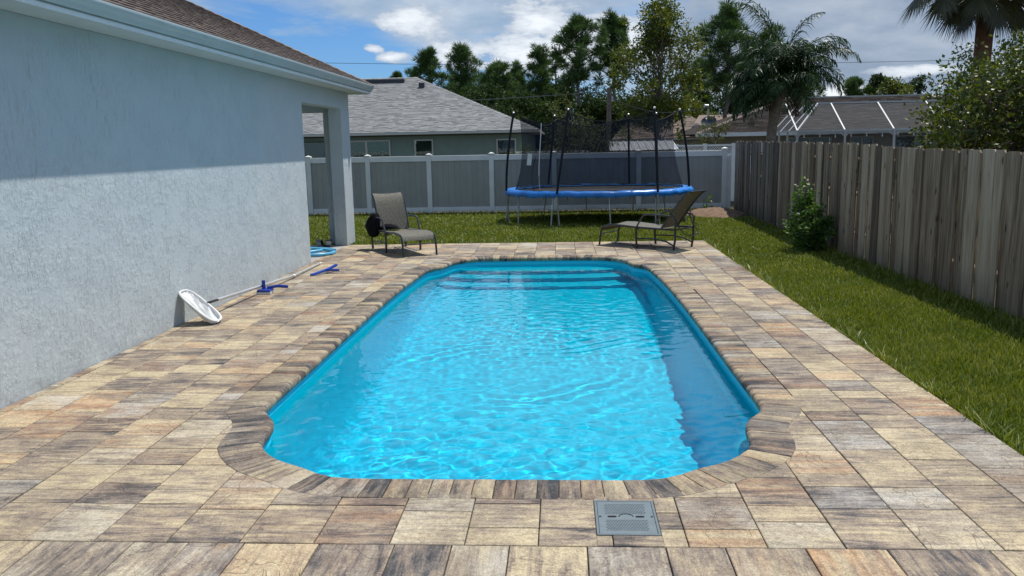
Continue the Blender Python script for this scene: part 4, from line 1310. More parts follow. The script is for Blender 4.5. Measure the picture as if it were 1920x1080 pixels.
# ================================================================== LOUNGERS
def make_lounger(loc, rz, label, group, name='sun_lounger', recline=(0.26, -0.16, 0.62)):
    t = thing(name, loc, label, 'sun lounger', group, rotz=rz)
    W = 0.29
    px, bx, bh = recline          # pivot x, top x, back height
    for s in (-1, 1):
        y = s * W
        # side rail with foot leg
        rail = [(0.0, y, .335), (0.30, y, .335), (0.78, y, .345), (1.10, y, .365), (1.30, y, .362), (1.43, y, .325), (1.475, y, .24), (1.505, y, .0)]
        MB().tube([Vector(p) for p in rail], .0175, 8).build('side_rail', 'bronze_metal', t, True)
        MB().tube([(0.0, y + s * .02, .335), (-0.005, y + s * .02, .18), (0.025, y + s * .02, 0.0)], .0195, 8).build('rear_leg', 'bronze_metal', t, True)
        MB().tube([(0.74, y + s * .02, .345), (0.745, y + s * .02, .18), (0.725, y + s * .02, 0.0)], .0195, 8).build('middle_leg', 'bronze_metal', t, True)
        arm = [(0.0, y + s * .02, .33), (-.01, y + s * .025, .50), (0.035, y + s * .03, .555), (0.12, y + s * .03, .562), (.34, y + s * .03, .572), (.52, y + s * .03, .575), (.605, y + s * .03, .555), (.66, y + s * .028, .47), (.74, y + s * .022, .34)]
        MB().tube([Vector(p) for p in arm], .018, 8, flat=.8).build('armrest', 'bronze_metal', t, True)
        st = [(0.015, y + s * .02, .07), (.16, y + s * .02, .135), (.36, y + s * .02, .165), (.58, y + s * .02, .165), (.735, y + s * .02, .155)]
        MB().tube([Vector(p) for p in st], .013, 6).build('stretcher', 'bronze_metal', t, True)
        # back frame
        bk = []
        for k in range(9):
            u = k / 8
            x = px + (bx - px) * u; z = .345 + bh * u
            x -= .07 * sin(pi * u) * -0.15
            if u > .85: x -= (u - .85) * .25
            bk.append((x, y * .94, z))
        bk.append((bk[-1][0] - .045, y * .94, bk[-1][2] + .012))
        MB().tube([Vector(p) for p in bk], .0155, 8).build('back_rail', 'bronze_metal', t, True)
        # ratchet support arm
        u = .42
        MB().tube([(px + (bx - px) * u, y * .92, .345 + bh * u), (-.02, y * .92, .40), (-.13, y * .80, .27)], .008, 6).build('support_arm', 'bronze_metal', t, True)
    MB().tube([(-.13, -W * .80, .27), (-.165, -W * .6, .235), (-.165, W * .6, .235), (-.13, W * .80, .27)], .009, 6).build('support_bar', 'bronze_metal', t, True)
    MB().tube([(0, -W, .335), (0, W, .335)], .012, 8).build('rear_crossbar', 'bronze_metal', t, True)
    MB().tube([(1.485, -W, .20), (1.485, W, .20)], .010, 8).build('foot_crossbar', 'bronze_metal', t, True)
    MB().tube([(.74, -W, .32), (.74, W, .32)], .010, 8).build('middle_crossbar', 'bronze_metal', t, True)
    MB().tube([(bk[-1][0], -W * .94, bk[-1][2]), (bk[-1][0], W * .94, bk[-1][2])], .013, 8).build('head_bar', 'bronze_metal', t, True)
    # sling seat and back as thin cloth with sag
    def sling(name, line, w, sag):
        nx = 8
        top = []; bot = []
        for (x, z, nx_, nz_) in line:
            r1 = []; r2 = []
            for i in range(nx + 1):
                u = -1 + 2 * i / nx
                s_ = sag * (1 - u * u)
                r1.append((x - nx_ * s_, u * w, z - nz_ * s_)); r2.append((x - nx_ * s_ - nx_ * .004, u * w, z - nz_ * s_ - nz_ * .004))
            top.append(r1); bot.append(r2[::-1])
        m_ = MB(); m_.loft([a + b for a, b in zip(top, bot)], capa=True, capb=True)
        return m_.build(name, 'sling_fabric', t, True)
    seat = [(px + .0, .348, 0, 1), (.50, .350, 0, 1), (.78, .358, 0, 1), (1.00, .374, 0, 1), (1.12, .380, 0, 1), (1.30, .376, .1, 1), (1.40, .355, .5, .85), (1.445, .318, .9, .4), (1.468, .26, 1, .1)]
    sling('seat', seat, W * .97, .018)
    dx, dz = bx - px, bh; L = sqrt(dx * dx + dz * dz); nxx, nzz = dz / L, -dx / L
    back = [(b[0] + nxx * .012, b[2] + nzz * .012, nxx, nzz) for b in bk[:-1]] + [(bk[-1][0] + .006, bk[-1][2] + .014, 0, 1)]
    sling('backrest', back, W * .90, .012)
    return t
def face(dx, dy): return atan2(dy, dx)
# left lounger: head at the far left, foot towards the pool
l1 = make_lounger((-3.10, 14.48, 0.0), face(.52, -.854), 'sun lounger beside the porch pier with a black towel over its arm', 'sun loungers on the far end of the deck', recline=(0.30, 0.06, .60))
l2 = make_lounger((2.03, 13.80, 0.0), face(-.80, .60), 'sun lounger at the far right deck corner, seen from behind with backrest raised', 'sun loungers on the far end of the deck', recline=(0.28, -0.17, .60))

# dark towel drooped over the left lounger's near-left side
tw = []
def lp(t, x, y, z):
    v = Matrix.Rotation(t.rotation_euler.z, 4, 'Z') @ Vector((x, y, z)) + t.location
    return v
import mathutils
towel = MB()
ring_n = 22
prof = [(0.52, .060, .03, 0.16), (0.50, .11, .05, .15), (.44, .16, .075, .12), (.36, .18, .09, .06), (.28, .19, .10, .02), (.20, .17, .085, .0), (.13, .12, .05, .0), (.11, .03, .02, 0)]
rings_ = []
for j, (z, a, b, xo) in enumerate(prof):
    rr = []
    for k in range(ring_n):
        an = 2 * pi * k / ring_n
        w = 1.2 + .13 * sin(3 * an + j * .9) + .10 * sin(5 * an + j * 1.7)
        rr.append(lp(l1, .13 + xo * .4 + a * w * cos(an), -.33 + xo * .25 + b * w * sin(an), z + .115 + .012 * sin(4 * an + j)))
    rings_.append(rr)
towel.loft(rings_, capa=True, capb=True)
prof2 = [(0.40, -.26, .02), (.42, -.18, .035), (.40, -.08, .05), (.385, .02, .04), (.372, .09, .012)]
rings_ = []
for (z, yv, r_) in prof2:
    rings_.append([lp(l1, .33 + r_ * 2.4 * cos(2 * pi * k / 14) * (1 + .15 * sin(3 * k)), yv, max(.362, z - .02 + r_ * 1.5 * sin(2 * pi * k / 14))) for k in range(14)])
towel.loft(rings_, capa=True, capb=True)
tb = towel.build('black_towel', 'towel_black', None, True)
tag(tb, 'black towel bundled over the left arm and seat of the left sun lounger', 'towel')

# ================================================================== TRAMPOLINE
TC = Vector((0.86, 19.65, 0)); TA, TB, TZ = 2.17, 1.72, 0.70
tr = thing('trampoline', tuple(TC), 'oval trampoline with blue edge pad and black net on the lawn by the back fence', 'trampoline')
def ell(a, ka=1.0, kb=1.0, z=TZ, p=2.3):
    c, s = cos(a), sin(a)
    x = abs(c) ** (2 / p) * (1 if c >= 0 else -1) * TA * ka; y = abs(s) ** (2 / p) * (1 if s >= 0 else -1) * TB * kb
    return Vector((TC.x + x, TC.y + y, z))
# frame tube
MB().tube([ell(2 * pi * k / 72, .985, .985, TZ - .02) for k in range(72)], .024, 8, closed=True).build('frame_ring', 'galvanised', tr, True)
# bouncing mat, slightly sagging
m_ = MB(); rings_ = []
for j in range(8):
    k_ = .86 * (1 - j / 8)
    rings_.append([ell(2 * pi * k / 64, k_, k_, TZ - .01 - .035 * (1 - (k_ / .86) ** 2)) for k in range(64)])
m_.loft(rings_, capb=True); m_.build('jump_mat', 'tramp_mat', tr, True)
# springs ring (dark radial wires, joined)
m_ = MB()
for k in range(80):
    a = 2 * pi * k / 80
    m_.tube([ell(a, .985, .985, TZ - .02), ell(a, .865, .865, TZ - .012)], .006, 4, cap=False)
m_.build('springs', 'galvanised', tr, kind='stuff')
# padded skirt: a lumpy band over springs and frame hanging outside
m_ = MB(); rings_ = []
sec = [(.88, TZ + .018), (.91, TZ + .040), (.96, TZ + .046), (1.0, TZ + .030), (1.018, TZ - .01), (1.02, TZ - .055), (1.012, TZ - .082), (.995, TZ - .075), (.985, TZ - .02), (.93, TZ + .005)]
NS = 160
for q_, (k_, z) in enumerate(sec):
    rr = []
    for k in range(NS):
        a = 2 * pi * k / NS
        w = sin(a * 9) * .35 + sin(a * 23 + 1) * .35 + sin(a * 41 + 2) * .25
        dz = (.012 * w) if q_ < 5 else (.022 * w - .01 * abs(sin(a * 17)))
        pnch = .011 * max(0, sin(a * 8)) ** 6
        rr.append(ell(a, k_ + .004 * w - (pnch if q_ in (3, 4, 5, 6) else 0), k_ + .004 * w, z + dz))
    rings_.append(rr)
rings_.append(rings_[0])
m_.loft(rings_); m_.build('edge_pad', 'pad_blue', tr, True)
# little tie loops hanging below
m_ = MB()
for k in range(46):
    a = 2 * pi * (k + .3) / 46
    p = ell(a, .99, .99, TZ - .075)
    m_.tube([p, p + Vector((.012 * sin(k * 5), 0, -.045))], .008, 4)
m_.build('pad_ties', 'black_metal', tr, kind='stuff')
# legs
legs = [(-1.33, 19.55), (-1.05, 18.72), (-.15, 18.05), (.97, 17.95), (2.07, 18.05), (2.72, 18.75), (2.95, 19.9), (2.55, 20.8), (1.75, 21.25), (.68, 21.3), (-.36, 21.1), (-1.1, 20.4)]
for i, (x, y) in enumerate(legs):
    a = atan2((y - TC.y) / TB, (x - TC.x) / TA)
    p = ell(a, .975, .975, TZ - .03); q_ = ell(a, 1.0, 1.0, -.05)
    q_.x += (.03 if i % 2 else -.03)
    o = MB().tube([q_, q_ * .5 + p * .5, p], [.0185, .0185, .0185], 10).build('leg', 'galvanised', tr, True)
    s_ = MB().tube([q_ * .45 + p * .55 - Vector((0, 0, .0)), q_ * .30 + p * .70], .0225, 10).build('leg_sleeve', 'aluminium' if i in (2, 3) else 'galvanised', tr, True)
# enclosure poles (foam covered), leaning and curved in at the top
poles = [((-1.30, 19.35), (-1.10, 19.35)), ((-.11, 18.0), (.15, 18.15)), ((2.07, 18.0), (2.00, 18.2)), ((2.96, 19.5), (2.72, 19.5)), ((2.40, 20.95), (2.33, 20.8)), ((1.72, 21.3), (1.68, 21.15)), ((-.35, 21.15), (-.17, 21.0))]
tips = []
for i, (b, t_) in enumerate(poles):
    b0 = Vector((b[0], b[1], 0.06)); b1 = Vector((b[0], b[1], TZ + .0)); tz = 2.47 if i in (0, 1, 2, 3) else 2.44
    tp = Vector((t_[0], t_[1], tz))
    pts = []
    for k in range(11):
        u = k / 10
        xy = b1.lerp(tp, u ** (1.8 if i in (0, 3) else 1.0))
        xy.z = b1.z + (tz - b1.z) * u
        pts.append(xy)
    po = MB().tube(pts, .027, 10).build('enclosure_pole', 'foam_black', tr, True)
    tip = MB().tube([tp, tp + Vector((0, 0, .035)), tp + Vector((0, 0, .05))], [.024, .030, .012], 8).build('pole_tip', 'plastic_white' if i in (2, 3) else 'galvanised', tr, True)
    tips.append(tp)
    if i in (0, 1, 2, 3): MB().tube([Vector((b[0] + .05, b[1], -.03)), b1 - Vector((0, 0, .06))], .018, 8).build('pole_stub', 'galvanised', tr, True)
# net: from ring just inside the pad up to a swagging top rope
tips2 = sorted(tips, key=lambda p: atan2(p.y - TC.y, p.x - TC.x))
angs = [atan2((p.y - TC.y) / TB, (p.x - TC.x) / TA) for p in tips2]
NN = 128
topring = []
for k in range(NN):
    a = -pi + 2 * pi * (k + .5) / NN
    i1 = 0
    while i1 < len(angs) and angs[i1] < a: i1 += 1
    p0 = tips2[i1 - 1]; p1 = tips2[i1 % len(tips2)]
    a0 = angs[i1 - 1] - (2 * pi if i1 == 0 else 0); a1 = angs[i1 % len(angs)] + (2 * pi if i1 == len(angs) else 0)
    u = (a - a0) / (a1 - a0)
    L = (p1 - p0).length
    p = p0.lerp(p1, u); p.z -= .05 + 4 * u * (1 - u) * .105 * L
    c_ = Vector((TC.x, TC.y, p.z)); p = p + (c_ - p) * (.06 + .25 * u * (1 - u))
    topring.append(p)
rings_ = []
for j in range(9):
    v = j / 8
    rr = []
    for k in range(NN):
        a = -pi + 2 * pi * (k + .5) / NN
        b = ell(a, .90, .90, TZ + .03)
        p = b.lerp(topring[k], v)
        c_ = Vector((TC.x, TC.y, p.z)); p = p + (c_ - p) * (.05 * sin(pi * v) + .012 * sin(a * 31 + v * 3) * (1 - v))
        rr.append(p)
    rings_.append(rr)
MB().loft(rings_).build('net', 'tramp_net', tr, True)
MB().tube(topring, .009, 5, closed=True).build('top_rope', 'foam_black', tr, True)
MB().tube([ell(-pi + 2 * pi * (k + .5) / NN, .90, .90, TZ + .035) for k in range(NN)], .014, 5, closed=True).build('net_hem', 'foam_black', tr, True)
# entrance zip and label
zp = []
a = -2.42
for j in range(9):
    v = j / 8
    kk = int((a + pi) / (2 * pi) * NN)
    p = rings_[j][kk].copy(); p.y -= .012; p.x = -.50 + .05 * v - .05 * sin(v * 3.1) * (1 - v)
    zp.append(p)
MB().tube(zp, .010, 5).build('zip', 'plastic_white', tr, True)
MB().tube([p + Vector((-.12 - .05 * sin(i), .0, 0)) for i, p in enumerate(zp[:5])], .008, 5).build('strap', 'foam_black', tr, True)
c = Vector((-.72, 18.62, 1.44))
m_ = MB(); m_.obox(c, (1, .1, -.05), (0, 1, 0), (.12, 0, 1), (.050, .004, .13)); m_.build('care_label', 'paper', tr)
# ================================================================== NEIGHBOUR HOUSES
def roof_rows(name, e0, e1, r0, r1, course, tabw, mat, parent, seed=1, th=0.02):
    """joined shingle tabs on the plane between eave line e0-e1 and ridge line r0-r1"""
    R_ = random.Random(seed)
    e0, e1, r0, r1 = map(Vector, (e0, e1, r0, r1))
    n_ = (e1 - e0).cross(r0 - e0).normalized()
    if n_.z < 0: n_ = -n_
    Ls = (r0 - e0); hgt = ((r0 + r1) / 2 - (e0 + e1) / 2).length
    nc = max(3, int(hgt / course))
    m_ = MB()
    ex = (e1 - e0).normalized()
    for c in range(nc):
        a = c / nc; b = min(1, (c + 1.12) / nc)
        A0, A1 = e0.lerp(r0, a), e1.lerp(r1, a); B0, B1 = e0.lerp(r0, b), e1.lerp(r1, b)
        L = (A1 - A0).length
        if L < .05: continue
        s = -R_.uniform(0, tabw)
        while s < L:
            w = tabw * R_.uniform(.6, 1.5)
            u0, u1 = max(0, s) / L, min(L, s + w) / L
            if u1 > u0:
                h = th * R_.uniform(.5, 1.3)
                # keep tabs square to the eave: shift upper edge by projection, clipped by hips
                p0, p1 = A0.lerp(A1, u0), A0.lerp(A1, u1)
                up = (B0 - A0) - ex * (B0 - A0).dot(ex)
                q0, q1 = p0 + up, p1 + up
                lo, hi = (B0 - A0).dot(ex), (B1 - A0).dot(ex)
                s0, s1 = (q0 - A0).dot(ex), (q1 - A0).dot(ex)
                c0, c1 = min(max(s0, lo), hi), min(max(s1, lo), hi)
                q0 = q0 + ex * (c0 - s0); q1 = q1 + ex * (c1 - s1)
                m_.add([p0 + n_ * h, p1 + n_ * h, q1 + n_ * .003, q0 + n_ * .003, p0, p1], [(0, 1, 2, 3), (4, 5, 1, 0)])
            s += w
    return m_.build(name, mat, parent, kind='stuff')
def quad(name, pts, mat, parent):
    m_ = MB(); m_.add(pts, [tuple(range(len(pts)))]); return m_.build(name, mat, parent)
def hip_cap(p0, p1, mat, parent, w=.13):
    p0, p1 = Vector(p0), Vector(p1); d = (p1 - p0); n = max(1, int(d.length / .24)); m_ = MB()
    dd = d.normalized(); sd_ = dd.cross(Vector((0, 0, 1))).normalized()
    for i in range(n):
        a = p0 + d * (i / n); b = p0 + d * ((i + 1.1) / n)
        m_.add([a + Vector((0, 0, .05)), a + sd_ * w + Vector((0, 0, -.0)), b + sd_ * w - Vector((0, 0, .01)), b + Vector((0, 0, .035)), a - sd_ * w, b - sd_ * w - Vector((0, 0, .01))], [(0, 1, 2, 3), (0, 3, 5, 4)])
    return m_.build('ridge_cap', mat, parent, kind='stuff')
def window(house, x0, x1, z0, z1, y, mull=1, frame='trim_beige', curtain=False, fw=.06):
    m_ = MB()
    m_.box((x0, y - .05, z0), (x1, y - .0, z0 + fw)); m_.box((x0, y - .05, z1 - fw), (x1, y, z1)); m_.box((x0, y - .05, z0 + fw), (x0 + fw, y, z1 - fw)); m_.box((x1 - fw, y - .05, z0 + fw), (x1, y, z1 - fw))
    for i in range(1, mull):
        xm = x0 + (x1 - x0) * i / mull; m_.box((xm - fw * .8, y - .05, z0 + fw), (xm + fw * .8, y, z1 - fw))
    w = m_.build('window', frame, house)
    m2 = MB(); m2.box((x0 + fw, y - .022, z0 + fw), (x1 - fw, y - .016, z1 - fw)); p = m2.build('pane', 'window_glass', house); p.parent = w
    m3 = MB(); m3.box((x0 + fw, y + .10, z0 + fw), (x1 - fw, y + .12, z1 - fw)); b = m3.build('room', 'dark_void', house); b.parent = w
    if curtain:
        m4 = MB(); n = 40
        m4.loft([[(x0 + fw + (x1 - x0 - 2 * fw) * i / n, y + .03 + .014 * sin(i * 1.9), z) for i in range(n + 1)] for z in (z0 + fw, z1 - fw)], closed=False)
        c = m4.build('curtain', 'curtain', house); c.parent = w
    return w
# ---- grey-roofed sage house beyond the back fence
h2 = thing('sage_house', (-8, 36, 0), 'sage green bungalow with a light grey shingled hip roof behind the vinyl fence', 'house')
XE, YE, ZE = -.92, 34.0, 2.36; D2 = 6.0; XL = -24.0; ZR = 5.04
wy = YE + .45
# wall as pieces around the window openings
wins = [(-12.4, -9.88, .3, 2.08, 2, 'house_sage_dark', False), (-9.15, -7.13, .9, 2.09, 2, 'trim_beige', True), (-6.12, -5.33, .9, 2.08, 1, 'trim_beige', False), (-2.69, -1.87, .9, 2.04, 1, 'trim_beige', False)]
m_ = MB(); xc = XL + .5
for (a, b, z0, z1, mu, fr, cu) in wins:
    m_.box((xc, wy, -.05), (a, wy + .25, 2.36)); m_.box((a, wy, z1), (b, wy + .25, 2.36)); m_.box((a, wy, -.05), (b, wy + .25, z0)); xc = b
m_.box((xc, wy, -.05), (XE - .45, wy + .25, 2.36))
m_.box((XE - .70, wy + .252, -.05), (XE - .45, YE + 2 * D2 - .4, 2.36))
m_.build('wall', 'house_sage', h2)
for (a, b, z0, z1, mu, fr, cu) in wins:
    window(h2, a, b, z0, z1, wy, mu, fr, cu, .055)
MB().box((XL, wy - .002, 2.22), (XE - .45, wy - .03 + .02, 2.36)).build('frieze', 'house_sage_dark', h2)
quad('soffit', [(XL, YE, ZE - .06), (XE, YE, ZE - .06), (XE, YE + 2 * D2, ZE - .06), (XL, YE + 2 * D2, ZE - .06)][::-1], 'trim_beige', h2)
MB().box((XL, YE - .03, ZE - .08), (XE + .03, YE - .0, ZE + .035)).build('fascia', 'trim_beige', h2)
MB().box((XE + .002, YE, ZE - .08), (XE + .03, YE + 2 * D2, ZE + .035)).build('side_fascia', 'trim_beige', h2)
rd = [(XL, YE, ZE), (XE, YE, ZE), (XE - D2, YE + D2, ZR), (XL, YE + D2, ZR), (XE, YE + 2 * D2, ZE), (XL, YE + 2 * D2, ZE)]
m_ = MB(); m_.add([(x, y, z - .0) for x, y, z in rd], [(0, 1, 2, 3), (1, 4, 2), (3, 2, 4, 5)]); m_.build('roof', 'shingle_grey', h2)
roof_rows('shingle_field', (-13.5, YE - .03, ZE + .02), (XE, YE - .03, ZE + .02), (-13.5, YE + D2, ZR + .012), (XE - D2, YE + D2, ZR + .012), .14, .22, 'shingle_grey', h2, 5, .022)
hip_cap((XE, YE, ZE + .01), (XE - D2, YE + D2, ZR), 'shingle_grey', h2); hip_cap((XL, YE + D2, ZR - .02), (XE - D2 + .1, YE + D2, ZR - .02), 'shingle_grey', h2)
def onroof(x, yy): return (x, yy, ZE + (yy - YE) * (ZR - ZE) / D2)
p = onroof(0, YE + D2 - .42)
MB().box((-9.2, p[1] - .28, p[2] - .10), (-7.35, p[1] + .10, p[2] + .10), .03).build('ridge_vent', 'black_metal', h2)
p = onroof(0, YE + D2 - 1.25)
MB().box((-6.55, p[1] - .14, p[2] - .05), (-6.30, p[1] + .10, p[2] + .22), .02).build('vent_pipe', 'black_metal', h2)

# ---- brown house on the right with its screened pool cage
h3 = thing('brown_roof_house', (10, 34, 0), 'low beige house with a dark brown shingled roof behind the wooden fence', 'house')
EXL, YE3, ZE3, D3, ZR3 = 5.25, 33.0, 2.06, 4.7, 3.56; XR = 26.0
m_ = MB(); m_.add([(EXL, YE3, ZE3), (XR, YE3, ZE3), (XR, YE3 + D3, ZR3), (EXL + D3, YE3 + D3, ZR3), (EXL, YE3 + 2 * D3, ZE3), (XR, YE3 + 2 * D3, ZE3)], [(0, 1, 2, 3), (0, 3, 4), (3, 2, 5, 4)]); m_.build('roof', 'shingle_dark', h3)
roof_rows('shingle_field', (EXL, YE3 - .02, ZE3 + .02), (20, YE3 - .02, ZE3 + .02), (EXL + D3, YE3 + D3, ZR3 + .012), (20, YE3 + D3, ZR3 + .012), .16, .32, 'shingle_dark', h3, 9, .024)
hip_cap((EXL, YE3, ZE3 + .01), (EXL + D3, YE3 + D3, ZR3), 'shingle_tan', h3)
MB().box((EXL + D3 - .1, YE3 + D3 - .06, ZR3 - .01), (XR, YE3 + D3 + .06, ZR3 + .055)).build('ridge_vent', 'trim_beige', h3)
MB().box((EXL - .02, YE3 - .05, ZE3 - .12), (XR, YE3 - .022, ZE3 + .03)).build('fascia', 'white_paint', h3)
quad('soffit', [(EXL, YE3, ZE3 - .08), (XR, YE3, ZE3 - .08), (XR, YE3 + 2 * D3, ZE3 - .08), (EXL, YE3 + 2 * D3, ZE3 - .08)][::-1], 'trim_beige', h3)
m_ = MB(); wy3 = YE3 + .5
ops = [(8.9, 10.6), (11.3, 12.2), (13.0, 14.6), (15.2, 16.2), (17.0, 18.0)]
xc = EXL + .5
for a, b in ops:
    m_.box((xc, wy3, -.05), (a, wy3 + .2, 1.98)); m_.box((a, wy3, 1.86), (b, wy3 + .2, 1.98)); xc = b
m_.box((xc, wy3, -.05), (XR - .5, wy3 + .2, 1.98)); m_.build('wall', 'house_tan', h3)
for a, b in ops:
    window(h3, a, b, .05, 1.86, wy3, 2, 'trim_beige', False, .05)
cage = thing('pool_cage', (8, 28, 0), 'white framed screened pool cage with slanted beams before the brown roofed house', 'screen enclosure')
xsb = [7.75, 9.28, 10.85, 12.45, 14.1]; Y0, Y1, Y2 = 28.0, 29.6, 32.9; Z0, Z1 = 2.04, 2.98
def bar(a, b, w=.045, name='beam', mat='cage_white'):
    a, b = Vector(a), Vector(b); d = (b - a); c = (a + b) / 2
    ax = d.normalized(); ay = ax.cross(Vector((0, 0, 1)))
    ay = ay if ay.length > .05 else Vector((1, 0, 0)); ay.normalize(); az = ax.cross(ay)
    m_ = MB(); m_.obox(c, ax, ay, az, (d.length / 2, w / 2, w / 2)); return m_.build(name, mat, cage)
for x in xsb:
    bar((x, Y0, 0), (x, Y0, Z0 - .03), .06, 'post')
    bar((x, Y0 + .03, Z0), (x, Y1, Z1), .045, 'rafter')
    bar((x, Y1 + .02, Z1), (x, Y2, Z1 - .02), .045, 'top_beam')
    for s in (-1, 1): bar((x + .04 * s, Y0 - .005, Z0 - .18), (x + .18 * s, Y0 - .005, Z0 - .035), .028, 'bracket')
bar((xsb[0] - .05, Y0, Z0), (xsb[-1] + .05, Y0, Z0), .055, 'eave_beam')
bar((xsb[0] + 1.1, Y1, Z1 + .01), (xsb[-1], Y1, Z1 + .01), .05, 'upper_beam')
bar((xsb[0], Y0 + .05, Z0 + .001), (xsb[0] + 1.1, Y1, Z1), .05, 'hip_beam')
for yy in (29.2, 30.3, 31.4):
    bar((xsb[0], yy, 0), (xsb[0], yy, Z0 - .03), .055, 'post'); bar((xsb[0] + .03, yy, Z0), (xsb[0] + 1.1, yy + .9, Z1 - .0), .032, 'rafter')
bar((xsb[0], Y0 + .05, Z0 - .002), (xsb[0], 31.6, Z0 - .002), .05, 'side_beam')
quad('roof_screen', [(xsb[0] + .02, Y0, Z0 + .0), (xsb[-1], Y0, Z0), (xsb[-1], Y1, Z1 - .012), (xsb[0] + 1.1, Y1, Z1 - .012)], 'insect_screen', cage)
quad('side_roof_screen', [(xsb[0] + .02, Y0 + .06, Z0), (xsb[0] + 1.09, Y1 + .02, Z1 - .012), (xsb[0] + 1.09, 32.2, Z1 - .012), (xsb[0] + .02, 31.6, Z0)], 'insect_screen', cage)
quad('wall_screen', [(xsb[0] + .03, Y0 + .01, 0), (xsb[-1], Y0 + .01, 0), (xsb[-1], Y0 + .01, Z0 - .03), (xsb[0] + .03, Y0 + .01, Z0 - .03)], 'insect_screen', cage)
quad('top_screen', [(xsb[0] + 1.12, Y1 + .03, Z1 - .02), (xsb[-1], Y1 + .03, Z1 - .02), (xsb[-1], Y2, Z1 - .03), (xsb[0] + 1.12, Y2, Z1 - .03)], 'insect_screen', cage)
sl = thing('string_lights', (10, 27.94, 1.9), 'string of small bulbs hanging under the front beam of the pool cage', 'string lights')
pts = []; bulbs = []
for i in range(int((xsb[-1] - xsb[0]) / .1) + 1):
    x = xsb[0] + i * .1; u = ((x - xsb[0]) / .78) % 1
    z = 1.965 - .05 * 4 * u * (1 - u); pts.append((x, 27.93, z))
    if i % 5 == 2: bulbs.append((x, 27.93, z))
MB().tube(pts, .006, 4).build('cord', 'wire', sl)
for p in bulbs:
    MB().tube([(p[0], p[1], p[2]), (p[0], p[1], p[2] - .05), (p[0], p[1], p[2] - .10), (p[0], p[1], p[2] - .115)], [.012, .014, .026, .008], 6).build('bulb', 'cloud_lamp', sl, True)

# ---- far tan house, shed, lattice, pole, dish, lamp
h4 = thing('tan_house', (7, 50, 0), 'far beige house with a pinkish tan shingled roof seen between the trampoline net and palm', 'house')
m_ = MB(); m_.add([(3.0, 50, 1.98), (9.5, 50, 1.98), (8.2, 55, 3.55), (4.6, 55, 3.55)], [(0, 1, 2, 3)]); m_.add([(7.3, 48.6, 2.32), (12.5, 48.6, 2.32), (12.5, 53, 3.4), (8.6, 53, 3.4)], [(0, 1, 2, 3)]); m_.build('roof', 'shingle_tan', h4)
roof_rows('shingle_field', (3.0, 49.98, 2.0), (9.5, 49.98, 2.0), (4.6, 55, 3.57), (8.2, 55, 3.57), .18, .4, 'shingle_tan', h4, 3, .03)
MB().box((3.3, 50.3, -.05), (9.3, 54.5, 1.97)).build('wall', 'house_beige', h4)
MB().box((3.0, 49.94, 1.90), (9.5, 49.99, 2.0)).build('fascia', 'trim_beige', h4)
MB().box((6.6, 50.22, 0), (7.6, 50.29, 1.62)).build('garage_door', 'trim_beige', h4)
h5 = thing('white_roof_shed', (2.4, 25.5, 0), 'low shed with a corrugated white metal roof just behind the back fence', 'shed')
m_ = MB(); n = 46
xs_ = [1.42 + (3.42 - 1.42) * i / (n * 2) for i in range(n * 2 + 1)]
def rz_(i): return .012 if (i // 2) % 2 else 0.0
m_.loft([[(x + .55 * t * (x - 2.4) / 1.0 * -.12 + .0, 24.5 + t * 1.3, 1.545 + .26 * t + rz_(i)) for i, x in enumerate(xs_)] for t in (0, 1)], closed=False); 
m_.loft([[(x, 24.5 + t * 1.3, 1.535 + .25 * t) for x in (1.42, 3.42)] for t in (0, 1)], closed=False)
m_.build('roof', 'roof_metal', h5)
for i in range(9):
    x = 1.5 + i * .23
    MB().box((x, 24.49, 1.553), (x + .022, 24.52, 1.575)).build('roof_rib', 'roof_metal', h5) if False else None
m_ = MB()
for i in range(10):
    x = 1.47 + i * .21; m_.add([(x, 24.49, 1.572), (x + .03, 24.49, 1.572), (x + .03, 25.8, 1.835), (x, 25.8, 1.835), (x, 24.49, 1.545), (x + .03, 24.49, 1.545)], [(0, 1, 2, 3), (4, 5, 1, 0), (4, 0, 3)])
m_.build('roof_ribs', 'roof_metal', h5)
MB().box((1.5, 24.7, -.05), (3.35, 25.8, 1.54)).build('wall', 'house_beige', h5)
lt = thing('lattice_fence', (4.0, 25.6, 0), 'pale lattice topped fence beyond the right end of the vinyl fence', 'fence')
m_ = MB()
for i in range(40):
    x = 3.5 + i * .075
    m_.tube([(x, 25.6, 1.38), (x + .22, 25.6, 1.62)], .009, 4, cap=False); m_.tube([(x + .22, 25.62, 1.38), (x, 25.62, 1.62)], .009, 4, cap=False)
m_.build('lattice', 'vinyl_white', lt, kind='stuff')
MB().box((3.45, 25.57, 1.62), (6.8, 25.65, 1.67)).build('top_rail', 'vinyl_white', lt); MB().box((3.45, 25.57, 1.28), (6.8, 25.65, 1.38)).build('middle_rail', 'vinyl_white', lt)
for x in (3.5, 4.35, 5.2, 6.05): 
    MB().box((x - .05, 25.56, -.05), (x + .05, 25.66, 1.70)).build('post', 'vinyl_white', lt)
for k in range(5):
    MB().box((3.5 + k * .66, 25.59, .0), (3.5 + k * .66 + .655, 25.63, 1.28)).build('panel', 'vinyl_white', lt)
bf = thing('beige_fence', (-1.0, 27, 0), 'short pale fence stretch with a post cap, above the back fence left of the shed', 'fence')
MB().box((-1.5, 27.0, 0), (.95, 27.05, 1.50)).build('panel', 'trim_beige', bf); MB().box((-.28, 26.94, 0), (-.16, 27.06, 1.60), .01).build('post', 'vinyl_white', bf)
MB().box((-1.5, 26.97, 1.50), (.95, 27.08, 1.56)).build('top_rail', 'vinyl_white', bf)
pl = thing('utility_pole', (2.24, 40, 0), 'grey wooden utility pole standing among the trees behind the trampoline', 'utility pole')
MB().tube([(2.24, 40, 0), (2.25, 40, 2.4), (2.27, 40, 4.35)], [.13, .12, .10], 10).build('pole', 'bark', pl, True)
